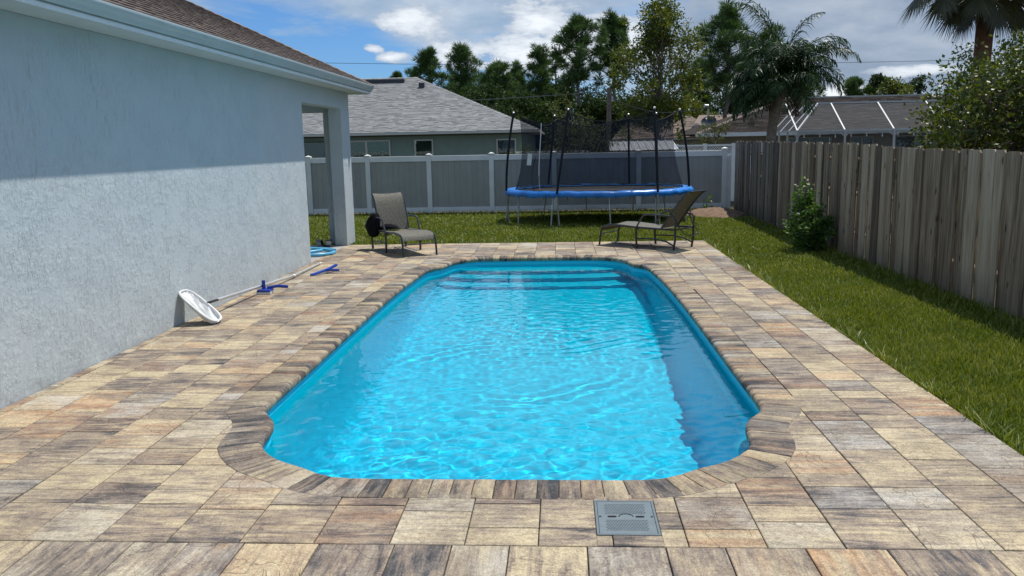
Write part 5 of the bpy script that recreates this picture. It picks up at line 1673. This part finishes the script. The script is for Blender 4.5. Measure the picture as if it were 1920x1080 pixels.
MB().box((2.05, 39.86, 4.0), (2.50, 39.92, 4.06)).build('crossarm', 'bark', pl)
MB().tube([(2.42, 39.9, 3.70), (2.42, 39.9, 3.95)], .05, 8).build('insulator', 'galvanised', pl, True)
dsh = thing('satellite_dish', (5.55, 32.7, 2.2), 'dark satellite dish mounted at the left roof corner of the brown roofed house', 'satellite dish')
m_ = MB(); dc = Vector((5.62, 32.4, 2.52)); dn = Vector((-.35, -.80, .62)).normalized(); e1 = dn.cross(Vector((0, 0, 1))).normalized(); e2 = e1.cross(dn)
rings_ = []
for j in range(5):
    r_ = (j + 0.02) / 4
    rings_.append([dc + e1 * (cos(2 * pi * k / 24) * .30 * r_) + e2 * (sin(2 * pi * k / 24) * .24 * r_) - dn * (.05 * (1 - r_ * r_)) for k in range(24)])
m_.loft(rings_, capa=True); m_.loft([[p - dn * .012 for p in r_] for r_ in rings_[::-1]]); m_.build('reflector', 'glass_dish', dsh, True)
MB().tube([dc - dn * .06, (5.66, 32.75, 2.30), (5.62, 33.0, 2.10)], .022, 6).build('mast', 'galvanised', dsh, True)
MB().tube([dc - e2 * .20, dc - e2 * .14 + dn * .30], .010, 5).build('feed_arm', 'galvanised', dsh, True)
MB().tube([dc - e2 * .14 + dn * .28, dc - e2 * .12 + dn * .36], .03, 6).build('receiver', 'plastic_white', dsh, True)
lm = thing('service_mast', (6.2, 36, 0), 'thin service mast with a rounded weatherhead rising behind the satellite dish', 'mast')
MB().tube([(6.25, 36.2, 0), (6.25, 36.2, 3.15)], .035, 8).build('mast_pipe', 'galvanised', lm, True)
MB().tube([(6.25, 36.2, 3.12), (6.20, 36.15, 3.27), (6.10, 36.1, 3.26), (6.06, 36.1, 3.18)], [.04, .075, .075, .03], 8).build('weatherhead', 'galvanised', lm, True)
def wire(name, a, b, sag, r, label, n=24):
    a, b = Vector(a), Vector(b); ps = []
    for i in range(n + 1):
        u = i / n; p = a.lerp(b, u); p.z -= sag * 4 * u * (1 - u); ps.append(p)
    o = MB().tube(ps, r, 5).build(name, 'wire', None, True)
    tag(o, label, 'overhead wire')
wire('overhead_wire', (2.3, 40, 4.2), (-30, 40, 5.1), .7, .018, 'black wire running left from the utility pole over the shrubs to the grey roof')
wire('overhead_wire', (2.3, 40, 3.95), (6.1, 36.1, 3.2), .45, .018, 'service wire sagging from the utility pole to the mast by the dish')
wire('overhead_wire', (-30, 58, 8.3), (60, 66, 7.9), .9, .016, 'long thin wire crossing the sky high above both houses')
# ================================================================== VEGETATION
vr_ = np.random.RandomState(33)
def unit(n):
    v = vr_.normal(size=(n, 3)); return v / np.linalg.norm(v, axis=1)[:, None]
def leaf_quads(C, D, L, W, fold=0.0):
    """diamond leaves: centre-base C, direction D, length L, width W"""
    n = len(C)
    L = np.broadcast_to(np.asarray(L, float), (n,)) * vr_.uniform(.7, 1.3, n); W = np.broadcast_to(np.asarray(W, float), (n,)) * vr_.uniform(.7, 1.3, n)
    D = D / np.linalg.norm(D, axis=1)[:, None]
    r = unit(n); S = np.cross(D, r); S /= np.linalg.norm(S, axis=1)[:, None] + 1e-9
    V = np.zeros((n, 4, 3))
    V[:, 0] = C; V[:, 1] = C + D * (L * .45)[:, None] + S * (W / 2)[:, None]; V[:, 2] = C + D * L[:, None]; V[:, 3] = C + D * (L * .45)[:, None] - S * (W / 2)[:, None]
    F = np.arange(n * 4).reshape(n, 4)
    return V.reshape(-1, 3), F
class Leaves:
    def __init__(s): s.V = []; s.F = []; s.o = 0
    def add(s, V, F): s.V.append(V); s.F.append(F + s.o); s.o += len(V)
    def build(s, name, mat, parent=None, kind=None): return npmesh(name, np.concatenate(s.V), np.concatenate(s.F), mat, parent, False, kind)
def tree_thing(name, x, y, label, cat='tree', group=None): return thing(name, (x, y, 0), label, cat, group)
def limb(m_, a, b, r0, r1, wob=.08, n=6):
    a, b = Vector(a), Vector(b); L = (b - a).length; ps = []
    for i in range(n + 1):
        u = i / n; p = a.lerp(b, u)
        if 0 < i < n: p += Vector((rnd.gauss(0, wob * L * .3), rnd.gauss(0, wob * L * .3), rnd.gauss(0, wob * L * .15)))
        ps.append(p)
    m_.tube(ps, [r0 + (r1 - r0) * i / n for i in range(n + 1)], 6)
    return ps
def pine(x, y, h, crown_w, crown_z0, label, seed, dens=1.0, mat='leaf_pine', group='pine trees beyond the fences'):
    R_ = random.Random(seed)
    t = tree_thing('pine_tree', x, y, label, 'pine tree', group)
    tm = MB(); trunk = limb(tm, (x, y, -.1), (x + R_.gauss(0, .25), y, h * .96), h * .018 + .03, .03, .02, 10)
    lv = Leaves(); tufts = []
    nb = int(38 * dens)
    for i in range(nb):
        u = (i + R_.random() * .6) / nb
        z = crown_z0 + (h - crown_z0) * u
        tp = trunk[min(10, int(z / h * 10))]
        prof = (sin(pi * min(1, .18 + u * .80)) ** .7) * (1 - .28 * u)
        r = crown_w / 2 * prof * R_.uniform(.40, 1.25)
        a = i * 2.4 + R_.uniform(-.5, .5)
        tip = Vector((x + cos(a) * r, y + sin(a) * r * .8, z + r * .30 + R_.uniform(-.15, .25)))
        st = Vector((tp.x, tp.y, z - r * .18))
        ps = limb(tm, st, tip, .035 + .02 * (1 - u), .012, .10, 5)
        for k in range(2, 6):
            for _ in range((0, 0, 0, 1, 1, 3)[k]):
                tufts.append(ps[k] + Vector((R_.gauss(0, .17), R_.gauss(0, .17), R_.gauss(.10, .13))) * (crown_w / 3.0))
    tufts.append(Vector((trunk[-1].x, trunk[-1].y, h)))
    for c in tufts:
        n = 80
        s = R_.uniform(.18, .32) * (crown_w / 3.2) ** .35
        d = unit(n); d[:, 2] = d[:, 2] * .8 + .42
        C = np.array(c)[None] + d * vr_.uniform(0, s * .35, (n, 1)) + np.array([0, 0, -.04])
        lv.add(*leaf_quads(C, d, s * 1.5, s * .13))
    tm.build('trunk', 'bark', t, True)
    lv.build('crown', mat, t)
    return t
def px_pos(px, py, Y):
    d = _f + _r * ((px - 960) / 1540) - _u * ((py - 540) / 1540); k = Y / d.y
    return d.x * k, CAMZ + d.z * k
pines = [  # px centre, py top, py crown bottom, width px, Y, label
    (800, 101, 215, 72, 58, 'dark pine with a rounded crown just right of the grey roof ridge'),
    (866, 98, 225, 72, 60, 'dark pine with twin tufted tops, second from the grey roof'),
    (930, 124, 250, 80, 55, 'low dark pine right of the twin topped pine'),
    (968, 128, 255, 66, 62, 'short pine between the low pine and the first slender pine'),
    (1008, 97, 250, 66, 57, 'slender pine just left of the two tallest pines'),
    (1038, 100, 250, 50, 66, 'thin pine half hidden behind the left of the two tallest pines'),
    (1085, 41, 165, 96, 54, 'tall pine with open airy crown, left one of the two tallest pines'),
    (1152, 38, 150, 80, 56, 'tall pine with narrow pointed crown, right one of the two tallest pines'),
    (1362, 29, 180, 125, 50, 'big dense pine directly left of the feathery palm'),
    (1310, 120, 250, 80, 60, 'lower pine between the yellow green tree and the big dense pine'),
    (1440, 60, 250, 90, 62, 'pine whose crown shows behind the feathery palm'),
    (1505, 130, 230, 70, 64, 'pine to the right behind the feathery palm'),
    (1602, 150, 190, 44, 70, 'small distant pine above the left part of the brown roof'),
    (1634, 160, 195, 30, 70, 'smaller distant pine right of the small one above the brown roof'),
    (743, 138, 175, 24, 62, 'tip of a distant pine peeking over the grey roof ridge'),
]
for i, (px, top, bot, w, Y, lab) in enumerate(pines):
    x, zt = px_pos(px, top, Y); _, zb = px_pos(px, bot, Y)
    pine(x, Y, zt, w / 1540 * Y, max(.8, zb), lab, 100 + i, 1.0 if w > 50 else .55)
# bare trunks of the tall pines stand below their crowns already

def broad(name, x, y, h, w, z0, label, seed, n_leaf, leaf, mat, trunk_r=.12, cat='tree', lumps=26, flat=.8, group=None, droop=0.0, hollow=.55, bark='bark', ydepth=.9, shape=None):
    R_ = random.Random(seed)
    t = tree_thing(name, x, y, label, cat, group)
    tm = MB(); lv = Leaves(); hc_ = (h + z0) / 2; hh = (h - z0) / 2
    split = z0 + (h - z0) * .15
    if trunk_r > .05: limb(tm, (x, y, -.1), (x, y, split), trunk_r, trunk_r * .7, .05, 5)
    centres = []
    for i in range(lumps):
        u = R_.random(); a = R_.uniform(0, 2 * pi); v = R_.uniform(-1, 1)
        rad = sqrt(max(0, 1 - v * v)) * (R_.uniform(hollow, 1.0))
        zz = hc_ + hh * v * .86
        k = shape((zz - z0) / (h - z0)) if shape else 1
        c = Vector((x + cos(a) * rad * w / 2 * k, y + sin(a) * rad * w / 2 * ydepth * k, zz))
        centres.append(c)
        limb(tm, (x + R_.gauss(0, .03), y, split + (zz - split) * R_.uniform(0, .35) if zz > split else z0 * .6), c, trunk_r * .42, .012, .10, 5)
    per = n_leaf // lumps
    for c in centres:
        s = w * R_.uniform(.11, .19) * (14 / lumps) ** .25
        m = int(per * R_.uniform(.6, 1.4))
        o = vr_.normal(size=(m, 3)) * s * np.array([1, 1, flat]) * .62
        # many small leaves on short twigs, denser in knots
        kn = vr_.normal(size=(max(3, m // 14), 3)) * s * .62
        o = o * .35 + kn[vr_.randint(0, len(kn), m)] * np.array([1, 1, flat])
        d = unit(m) + o / (s + 1e-6) * .5 + np.array([0, 0, .15 - droop])
        lv.add(*leaf_quads(np.array(c)[None] + o, d, leaf, leaf * .48))
    tm.build('trunk', bark, t, True); lv.build('crown', mat, t)
    return t
def at_px(px, top, bot, w, Y):
    x, zt = px_pos(px, top, Y); _, zb = px_pos(px, bot, Y); return x, zt, zb, w / 1540 * Y
# yellow-green tree with white trunk in the middle (sweetgum)
x, zt, zb, w = at_px(1238, -14, 250, 190, 44)
broad('sweetgum_tree', x, 44, zt, w, 2.2, 'tall yellow green tree with a spire top, between the tallest pines and feathery palm', 5, 19000, .16, 'leaf_gum', .07, lumps=70, bark='bark_palm', hollow=.15, shape=lambda u: (1.05 - .10 * u) if u < .55 else max(.16, 1.9 - 1.85 * u))
# wood edge: dark broadleaf trees filling behind the fence
fill = [
    (905, 160, 262, 150, 48, 'leaf_dark', 'olive brown bushy tree sloping down behind the grey roof'),
    (985, 185, 268, 130, 46, 'leaf_dark', 'dark bushy tree behind the left side of the trampoline net'),
    (850, 165, 230, 130, 52, 'leaf_dark', 'dark tree crown rising just over the grey roof slope'),
    (1120, 190, 272, 110, 52, 'leaf_dark', 'dark undergrowth tree behind the utility pole'),
    (1200, 175, 272, 120, 54, 'leaf_gum', 'green bushy tree right of the utility pole under the tall pines'),
    (1290, 190, 262, 110, 56, 'leaf_gum', 'leafy green tree behind the far tan house'),
    (1375, 150, 240, 130, 57, 'leaf_dark', 'dark tree mass beneath the big dense pine'),
    (1060, 150, 260, 100, 64, 'leaf_dark', 'dark crown standing under the two tallest pines'),
    (880, 150, 250, 150, 66, 'leaf_dark', 'far dark tree filling between the left pines'),
    (960, 158, 250, 150, 68, 'leaf_dark', 'far dark tree filling behind the low left pines'),
    (1045, 160, 255, 150, 70, 'leaf_dark', 'far dark tree filling left of the two tallest pines'),
    (1130, 165, 260, 150, 69, 'leaf_dark', 'far dark tree filling beneath the two tallest pines'),
    (1225, 165, 260, 150, 71, 'leaf_dark', 'far dark tree filling behind the yellow green tree'),
    (1310, 160, 255, 150, 68, 'leaf_dark', 'far dark tree filling left of the big dense pine'),
    (1500, 160, 230, 120, 60, 'leaf_dark', 'dark tree behind the palm and the brown roof ridge'),
    (1432, 165, 240, 90, 62, 'leaf_dark', 'dark crown directly behind the palm trunk'),
]
for i, (px, top, bot, wp, Y, mt, lab) in enumerate(fill):
    x, zt, zb, w = at_px(px, top, bot, wp, Y)
    broad('broadleaf_tree', x, Y, zt, w * 1.15, .4, lab, 40 + i, 9500, .21, mt, .10, lumps=36, hollow=.1, group='broadleaf trees behind the back fence')
bright = [
    (1675, 143, 200, 90, 58, 'leaf_gum', 'light green round tree above the middle of the brown roof'),
    (1730, 138, 200, 80, 60, 'leaf_dark', 'darker round tree above the right part of the brown roof'),
    (1650, 138, 190, 60, 64, 'leaf_dark', 'dark tree top left of the light green one above the brown roof'),
    (1775, 140, 220, 70, 56, 'leaf_dark', 'dark tree at the left edge of the big yellow green tree'),
]
for i, (px, top, bot, wp, Y, mt, lab) in enumerate(bright):
    x, zt, zb, w = at_px(px, top, bot, wp, Y)
    broad('broadleaf_tree', x, Y, zt, w, .6, lab, 70 + i, 3600, .20, mt, .10, lumps=20, hollow=.2, group='broadleaf trees behind the brown roof')
x, zt, zb, w = at_px(1880, 70, 200, 170, 30)
broad('broadleaf_tree', x, 30, zt, w, 1.0, 'dark tree behind the fan palm trunk at the right edge', 91, 5200, .12, 'leaf_dark', .12, lumps=26)
# shrubs right behind the vinyl fence
x, zt, zb, w = at_px(1062, 180, 275, 70, 27)
broad('shrub_tree', x, 27, zt, w, .5, 'small pale yellow leafed tree behind the trampoline net, left of the utility pole', 51, 1500, .075, 'leaf_olive', .05, lumps=22, hollow=.3)
x, zt, zb, w = at_px(1085, 214, 280, 150, 25.5)
broad('shrub_tree', x, 25.5, zt, w, .4, 'wide brownish green shrub behind the trampoline net', 52, 4200, .065, 'leaf_olive', .05, lumps=26, hollow=.3)
x, zt, zb, w = at_px(990, 258, 290, 70, 24.5)
broad('shrub_tree', x, 24.5, zt, w, .5, 'low shrub at the right end of the sage house wall', 53, 1500, .06, 'leaf_gum', .04, lumps=14)
x, zt, zb, w = at_px(1178, 240, 280, 60, 30)
broad('shrub_tree', x, 30, zt, w, .5, 'green shrub above the white roofed shed', 54, 1800, .075, 'leaf_gum', .04, lumps=14)
x, zt, zb, w = at_px(1345, 206, 262, 70, 31)
broad('shrub_tree', x, 31.5, zt, w, .8, 'pale leafed shrub tree behind the satellite dish', 55, 1900, .075, 'leaf_olive', .05, lumps=16, hollow=.3)
x, zt, zb, w = at_px(1280, 222, 262, 22, 27)
broad('shrub_tree', x, 27, zt, w, 1.0, 'small yellowing sapling beside the right end of the trampoline net', 56, 420, .07, 'leaf_gum', .03, lumps=8)
x, zt, zb, w = at_px(1312, 250, 272, 26, 27)
broad('shrub_tree', x, 27, zt, w, 1.2, 'tiny sapling in front of the beige garage wall', 57, 200, .06, 'leaf_olive', .02, lumps=6)

# big citrus-like tree at the right, leaning over the wooden fence
def citrus():
    Y = 12.6
    x0 = 7.0
    t = tree_thing('citrus_tree', x0, Y, 'big yellow green leafy tree leaning over the wooden fence at the right edge', 'tree')
    tm = MB(); lv = Leaves(); R_ = random.Random(77)
    stems = []
    limb(tm, (x0 + .4, Y, -.1), (x0 + .2, Y, 1.1), .13, .10, .05)
    cs = []
    # outline in the photograph: from (1765,275) up to (1790,130), (1860,95), (1920,60)
    for i in range(250):
        px = R_.uniform(1764, 2180); Yd = R_.uniform(11.3, 14.2)
        if px < 1850: top = 205 - (px - 1772) * 1.35
        elif px < 1920: top = 118 - (px - 1850) * .6
        else: top = 76 - (px - 1920) * .1
        py = R_.uniform(max(top, 60) + 12, 292)
        if px < 1800 and py > 262 and R_.random() < .3: continue
        xx, zz = px_pos(px, py, Yd)
        cs.append(Vector((xx, Yd, zz)))
    for c in cs:
        a = Vector((x0 + R_.uniform(-.1, .5), Y + R_.gauss(0, .15), R_.uniform(.9, 1.6)))
        ps = limb(tm, a, c, .026, .005, .14, 7)
        for k in range(3):
            p = ps[R_.randint(3, 6)]; limb(tm, p, p + Vector((R_.gauss(0, .32), R_.gauss(0, .32), R_.gauss(.05, .22))), .009, .004, .1, 3)
        m = R_.randint(75, 150)
        kn = vr_.normal(size=(9, 3)) * .17
        o = vr_.normal(size=(m, 3)) * .06 + kn[vr_.randint(0, 9, m)]
        d = unit(m) + o * 2.0 + np.array([0, 0, .1])
        lv.add(*leaf_quads(np.array(c)[None] + o, d, .072, .040))
    tm.build('trunk', 'bark', t, True); lv.build('crown', 'leaf_citrus', t)
citrus()

# queen palm
def queen_palm():
    Y = 26.0; bx, _ = px_pos(1441, 270, Y)
    t = tree_thing('queen_palm', bx, Y, 'feathery palm with drooping fronds behind the wooden fence, before the brown roof', 'palm tree')
    tx, tz = px_pos(1464, 160, Y)
    pts = [Vector((bx, Y, -.1)), Vector((bx + .02, Y, 1.2)), Vector((bx + .10, Y, 2.2)), Vector((tx, Y, tz - .1)), Vector((tx + .02, Y, tz + .25))]
    MB().tube(pts, [.17, .155, .15, .16, .10], 12).build('trunk', 'bark_palm', t, True)
    R_ = random.Random(9)
    heart = Vector((tx, Y, tz + .12))
    # fronds defined by azimuth, initial elevation, length
    fr = []
    for i in range(34):
        az = i * 2.399 + R_.uniform(-.2, .2)
        el = [1.42, 1.25, 1.0, .7, .3, -.15][i * 6 // 34] + R_.uniform(-.12, .12)
        L = R_.uniform(1.7, 2.25)
        fr.append((az, el, L))
    fr += [(pi + R_.uniform(-1.2, 1.2), R_.uniform(-.2, .6), R_.uniform(1.6, 2.0)) for _ in range(10)]
    fr += [(pi * .98, 1.50, 3.0), (pi * .9, 1.38, 2.8), (pi * 1.05, 1.54, 3.1), (pi * 1.1, 1.45, 3.0), (0.3, 1.45, 2.7), (pi, -.35, 1.7), (pi * .9, -.2, 1.8), (pi * 1.1, .0, 1.9), (pi * 1.02, .2, 2.1), (0.08, 1.02, 2.75), (-.12, .85, 2.75), (.15, .55, 2.3), (0.0, .30, 2.1), (-.3, 1.15, 2.6), (.25, .95, 2.7), (pi, .35, 2.0), (pi + .2, .15, 1.9)]
    for (az, el, L) in fr:
        h = Vector((cos(az), sin(az), 0)); p = heart.copy(); e_ = el; ps = [p.copy()]
        nseg = 22; ds = L / nseg
        for k in range(nseg):
            u = k / nseg
            e_ -= (.020 + .150 * u * u) * (1.0 + .40 * max(0, el)) * (.62 if el > 1.43 else 1.0)
            e_ = max(e_, -1.52)
            p = p + (h * cos(e_) + Vector((0, 0, sin(e_)))) * ds
            ps.append(p.copy())
        lv = Leaves()
        C = []; Dd = []; Ls = []
        side = h.cross(Vector((0, 0, 1))).normalized()
        for k in range(3, nseg * 3):
            u = k / (nseg * 3); i = int(u * nseg); f_ = u * nseg - i
            q_ = ps[i].lerp(ps[i + 1], f_); tn = (ps[i + 1] - ps[i]).normalized()
            Ln = .58 * sin(pi * min(1, u * .78 + .22)) ** .8 + .05
            for s in (-1, 1):
                d = (side * s * R_.uniform(.55, 1.0) + tn * R_.uniform(.35, .8) + Vector((0, 0, R_.uniform(-.75, .15)))).normalized()
                # leaflet: two segments, the second bending down
                mid_ = q_ + d * Ln * .55; d2 = (d + Vector((0, 0, -.9))).normalized(); end = mid_ + d2 * Ln * .5
                C.append((q_, mid_, end))
        V = []; F = []
        for (a, b, c_) in C:
            w = .0125; sn = (b - a).cross(Vector((R_.gauss(0, 1), R_.gauss(0, 1), 1))).normalized() * w
            o = len(V); V += [a - sn * .5, a + sn * .5, b + sn, b - sn, c_, c_]
            F += [(o, o + 1, o + 2, o + 3), (o + 3, o + 2, o + 4, o + 5)]
        Vn = np.array([tuple(v) for v in V]); Fn = np.array(F)
        fo = npmesh('frond', Vn, Fn, 'leaf_palm', t)
        rb = MB(); rb.tube(ps, [.022 * (1 - i / (nseg + 1)) + .004 for i in range(nseg + 1)], 5)
        r_ = rb.build('rib', 'leaf_olive', t, True); r_.parent = fo
    # dead skirts and seed bunches
    m_ = MB()
    for i in range(5):
        a = i * 1.5 + .4; p0 = heart + Vector((0, 0, -.15)); p1 = p0 + Vector((cos(a) * .45, sin(a) * .45, -.15)); p2 = p1 + Vector((cos(a) * .15, sin(a) * .1, -.75))
        m_.tube([p0, p1, p2], [.03, .035, .012], 6)
    m_.build('dead_frond_stalks', 'leaf_dead', t, True)
    for (ox, L) in ((.42, .75), (-.40, .55)):
        lv = Leaves()
        n = 260; C = np.array([heart.x + ox, Y - .15, heart.z - .25]) + np.stack([vr_.normal(0, .06, n), vr_.normal(0, .06, n), -vr_.uniform(0, L, n)], 1)
        lv.add(*leaf_quads(C, np.tile([0, 0, -1.0], (n, 1)) + vr_.normal(size=(n, 3)) * .35, .12, .03))
        lv.build('seed_bunch', 'leaf_dead', t, 'stuff')
queen_palm()

# sabal palm, crown partly above the frame
def sabal():
    Y = 18.5; tx, _ = px_pos(1838, 150, Y); _, tz = px_pos(1838, 8, Y)
    t = tree_thing('sabal_palm', tx, Y, 'fan leaved cabbage palm with a reddish trunk at the top right corner', 'palm tree')
    MB().tube([Vector((tx - .05, Y, -.1)), Vector((tx - .03, Y, 1.5)), Vector((tx, Y, 3.0)), Vector((tx + .02, Y, tz)), Vector((tx + .02, Y, tz + .5))], [.19, .17, .165, .175, .12], 12).build('trunk', 'bark_red', t, True)
    R_ = random.Random(19); heart = Vector((tx + .02, Y, tz + .48))
    fans = []
    for (fx_, fy_, dy_) in ((1722, 18, -.2), (1748, 8, .5), (1770, 22, -.6), (1738, -25, 0), (1792, 38, -.4), (1812, 48, -.1), (1800, 5, .6), (1872, 40, -.3), (1895, 22, .4), (1925, 12, -.2), (1905, 48, .1), (1960, 30, .3), (1850, 10, .9), (1835, 15, -.8)):
        xx, zz = px_pos(fx_, fy_ - 24, Y + dy_)
        fans.append(Vector((xx, Y + dy_, zz)) - heart)
    for i in range(34):
        az = i * 2.399; el = R_.uniform(-.05, 1.4)
        fans.append((Vector((cos(az), sin(az), 0)) * cos(el) + Vector((0, 0, sin(el)))) * R_.uniform(.7, 1.25))
    for i, fv in enumerate(fans):
        Lp = fv.length; d = fv.normalized(); h = Vector((d.x, d.y, 0)); h = h.normalized() if h.length > .05 else Vector((1, 0, 0))
        fc = heart + fv
        dead = False
        axis = (d + Vector((0, 0, -1.0))).normalized(); side = h.cross(Vector((0, 0, 1))).normalized()
        V = []; F = []
        ns = 46
        for k in range(ns):
            th = (-1 + 2 * k / (ns - 1)) * 2.3
            dr = (axis * cos(th) + side * sin(th)).normalized()
            Ls = (.44 + .11 * cos(th)) * R_.uniform(.85, 1.1)
            a = fc + dr * .03; b = fc + dr * Ls * .55 + Vector((0, 0, -.06)); c_ = fc + dr * Ls + Vector((0, 0, -.20 * R_.uniform(.6, 1.3)))
            w = .019; sn = dr.cross(axis.cross(side)).normalized() * w
            o = len(V); V += [a - sn * .3, a + sn * .3, b + sn, b - sn, c_, c_]
            F += [(o, o + 1, o + 2, o + 3), (o + 3, o + 2, o + 4, o + 5)]
        fo = npmesh('fan_leaf', np.array([tuple(v) for v in V]), np.array(F), 'leaf_sabal', t)
        r_ = MB().tube([heart, heart + d * Lp * .5, fc], [.022, .016, .012], 5).build('stalk', 'leaf_sabal', t, True); r_.parent = fo
    # brown hanging skirt left of the trunk
simple('bark_red', (0.15, 0.075, 0.045), 0.9, 0.3, 10, 0.1, bump=0.6, bscale=30)
sabal()

# ---- shrub in front of the wooden fence and small weeds
def shrub():
    cx_, cy_ = 3.97, 13.5
    t = tree_thing('flowering_shrub', cx_, cy_, 'green leafy shrub with a few pale blossoms on the lawn against the wooden fence', 'shrub')
    tm = MB(); lv = Leaves(); fl_ = Leaves(); R_ = random.Random(5)
    for i in range(80):
        a = R_.uniform(0, 2 * pi); r = R_.uniform(.05, .44); px_ = cos(a) * r; py_ = sin(a) * r * 1.1
        top = .76 - .55 * (r / .48) ** 2 + R_.uniform(-.12, .08)
        if abs(px_ + .06) < .15 and abs(py_) < .3 and R_.random() < .6: top += R_.uniform(.1, .42)
        if px_ < -.22: top += .08
        top = max(top, .12)
        tip = Vector((min(cx_ + px_, 4.30), cy_ + py_, top))
        ps = limb(tm, (cx_ + px_ * .2, cy_ + py_ * .2, -.05), tip, .010, .004, .10, 5)
        m = 60
        u = vr_.uniform(.15, 1, m); idx_ = (u * 4.99).astype(int)
        P0 = np.array([tuple(p) for p in ps]); C = P0[idx_] + (P0[idx_ + 1] - P0[idx_]) * (u * 5 - idx_)[:, None]
        d = unit(m); d[:, 2] = d[:, 2] * .5 + .15
        C = C + d * vr_.uniform(0, .06, (m, 1))
        lv.add(*leaf_quads(C, d, .070, .034))
        if i % 6 == 0: fl_.add(*leaf_quads(np.tile(np.array(tip)[None], (9, 1)), unit(9) + np.array([0, 0, .4]), .028, .022))
    tm.build('stems', 'bark', t, True); lv.build('foliage', 'leaf_shrub', t); fl_.build('blossoms', 'petal', t)
shrub()
def weed(x, y, h, n, lab, spread=.1):
    t = tree_thing('weed_plant', x, y, lab, 'plant'); lv = Leaves()
    m = n; C = np.stack([x + vr_.normal(0, spread * .5, m), y + vr_.normal(0, spread * .5, m), vr_.uniform(.0, h * .75, m)], 1)
    d = unit(m); d[:, 2] = abs(d[:, 2]) + .3
    lv.add(*leaf_quads(C, d, h * .35, h * .10)); lv.build('leaves', 'leaf_shrub', t)
weed(-3.62, 16.6, .34, 70, 'small leafy weed in the lawn just behind the porch pier', .16)
weed(3.75, 21.5, .45, 26, 'thin dry weed stalk by the back fence near the dirt mound', .10)
weed(2.9, 20.6, .20, 60, 'low weed tuft at the left side of the dirt mound', .25)
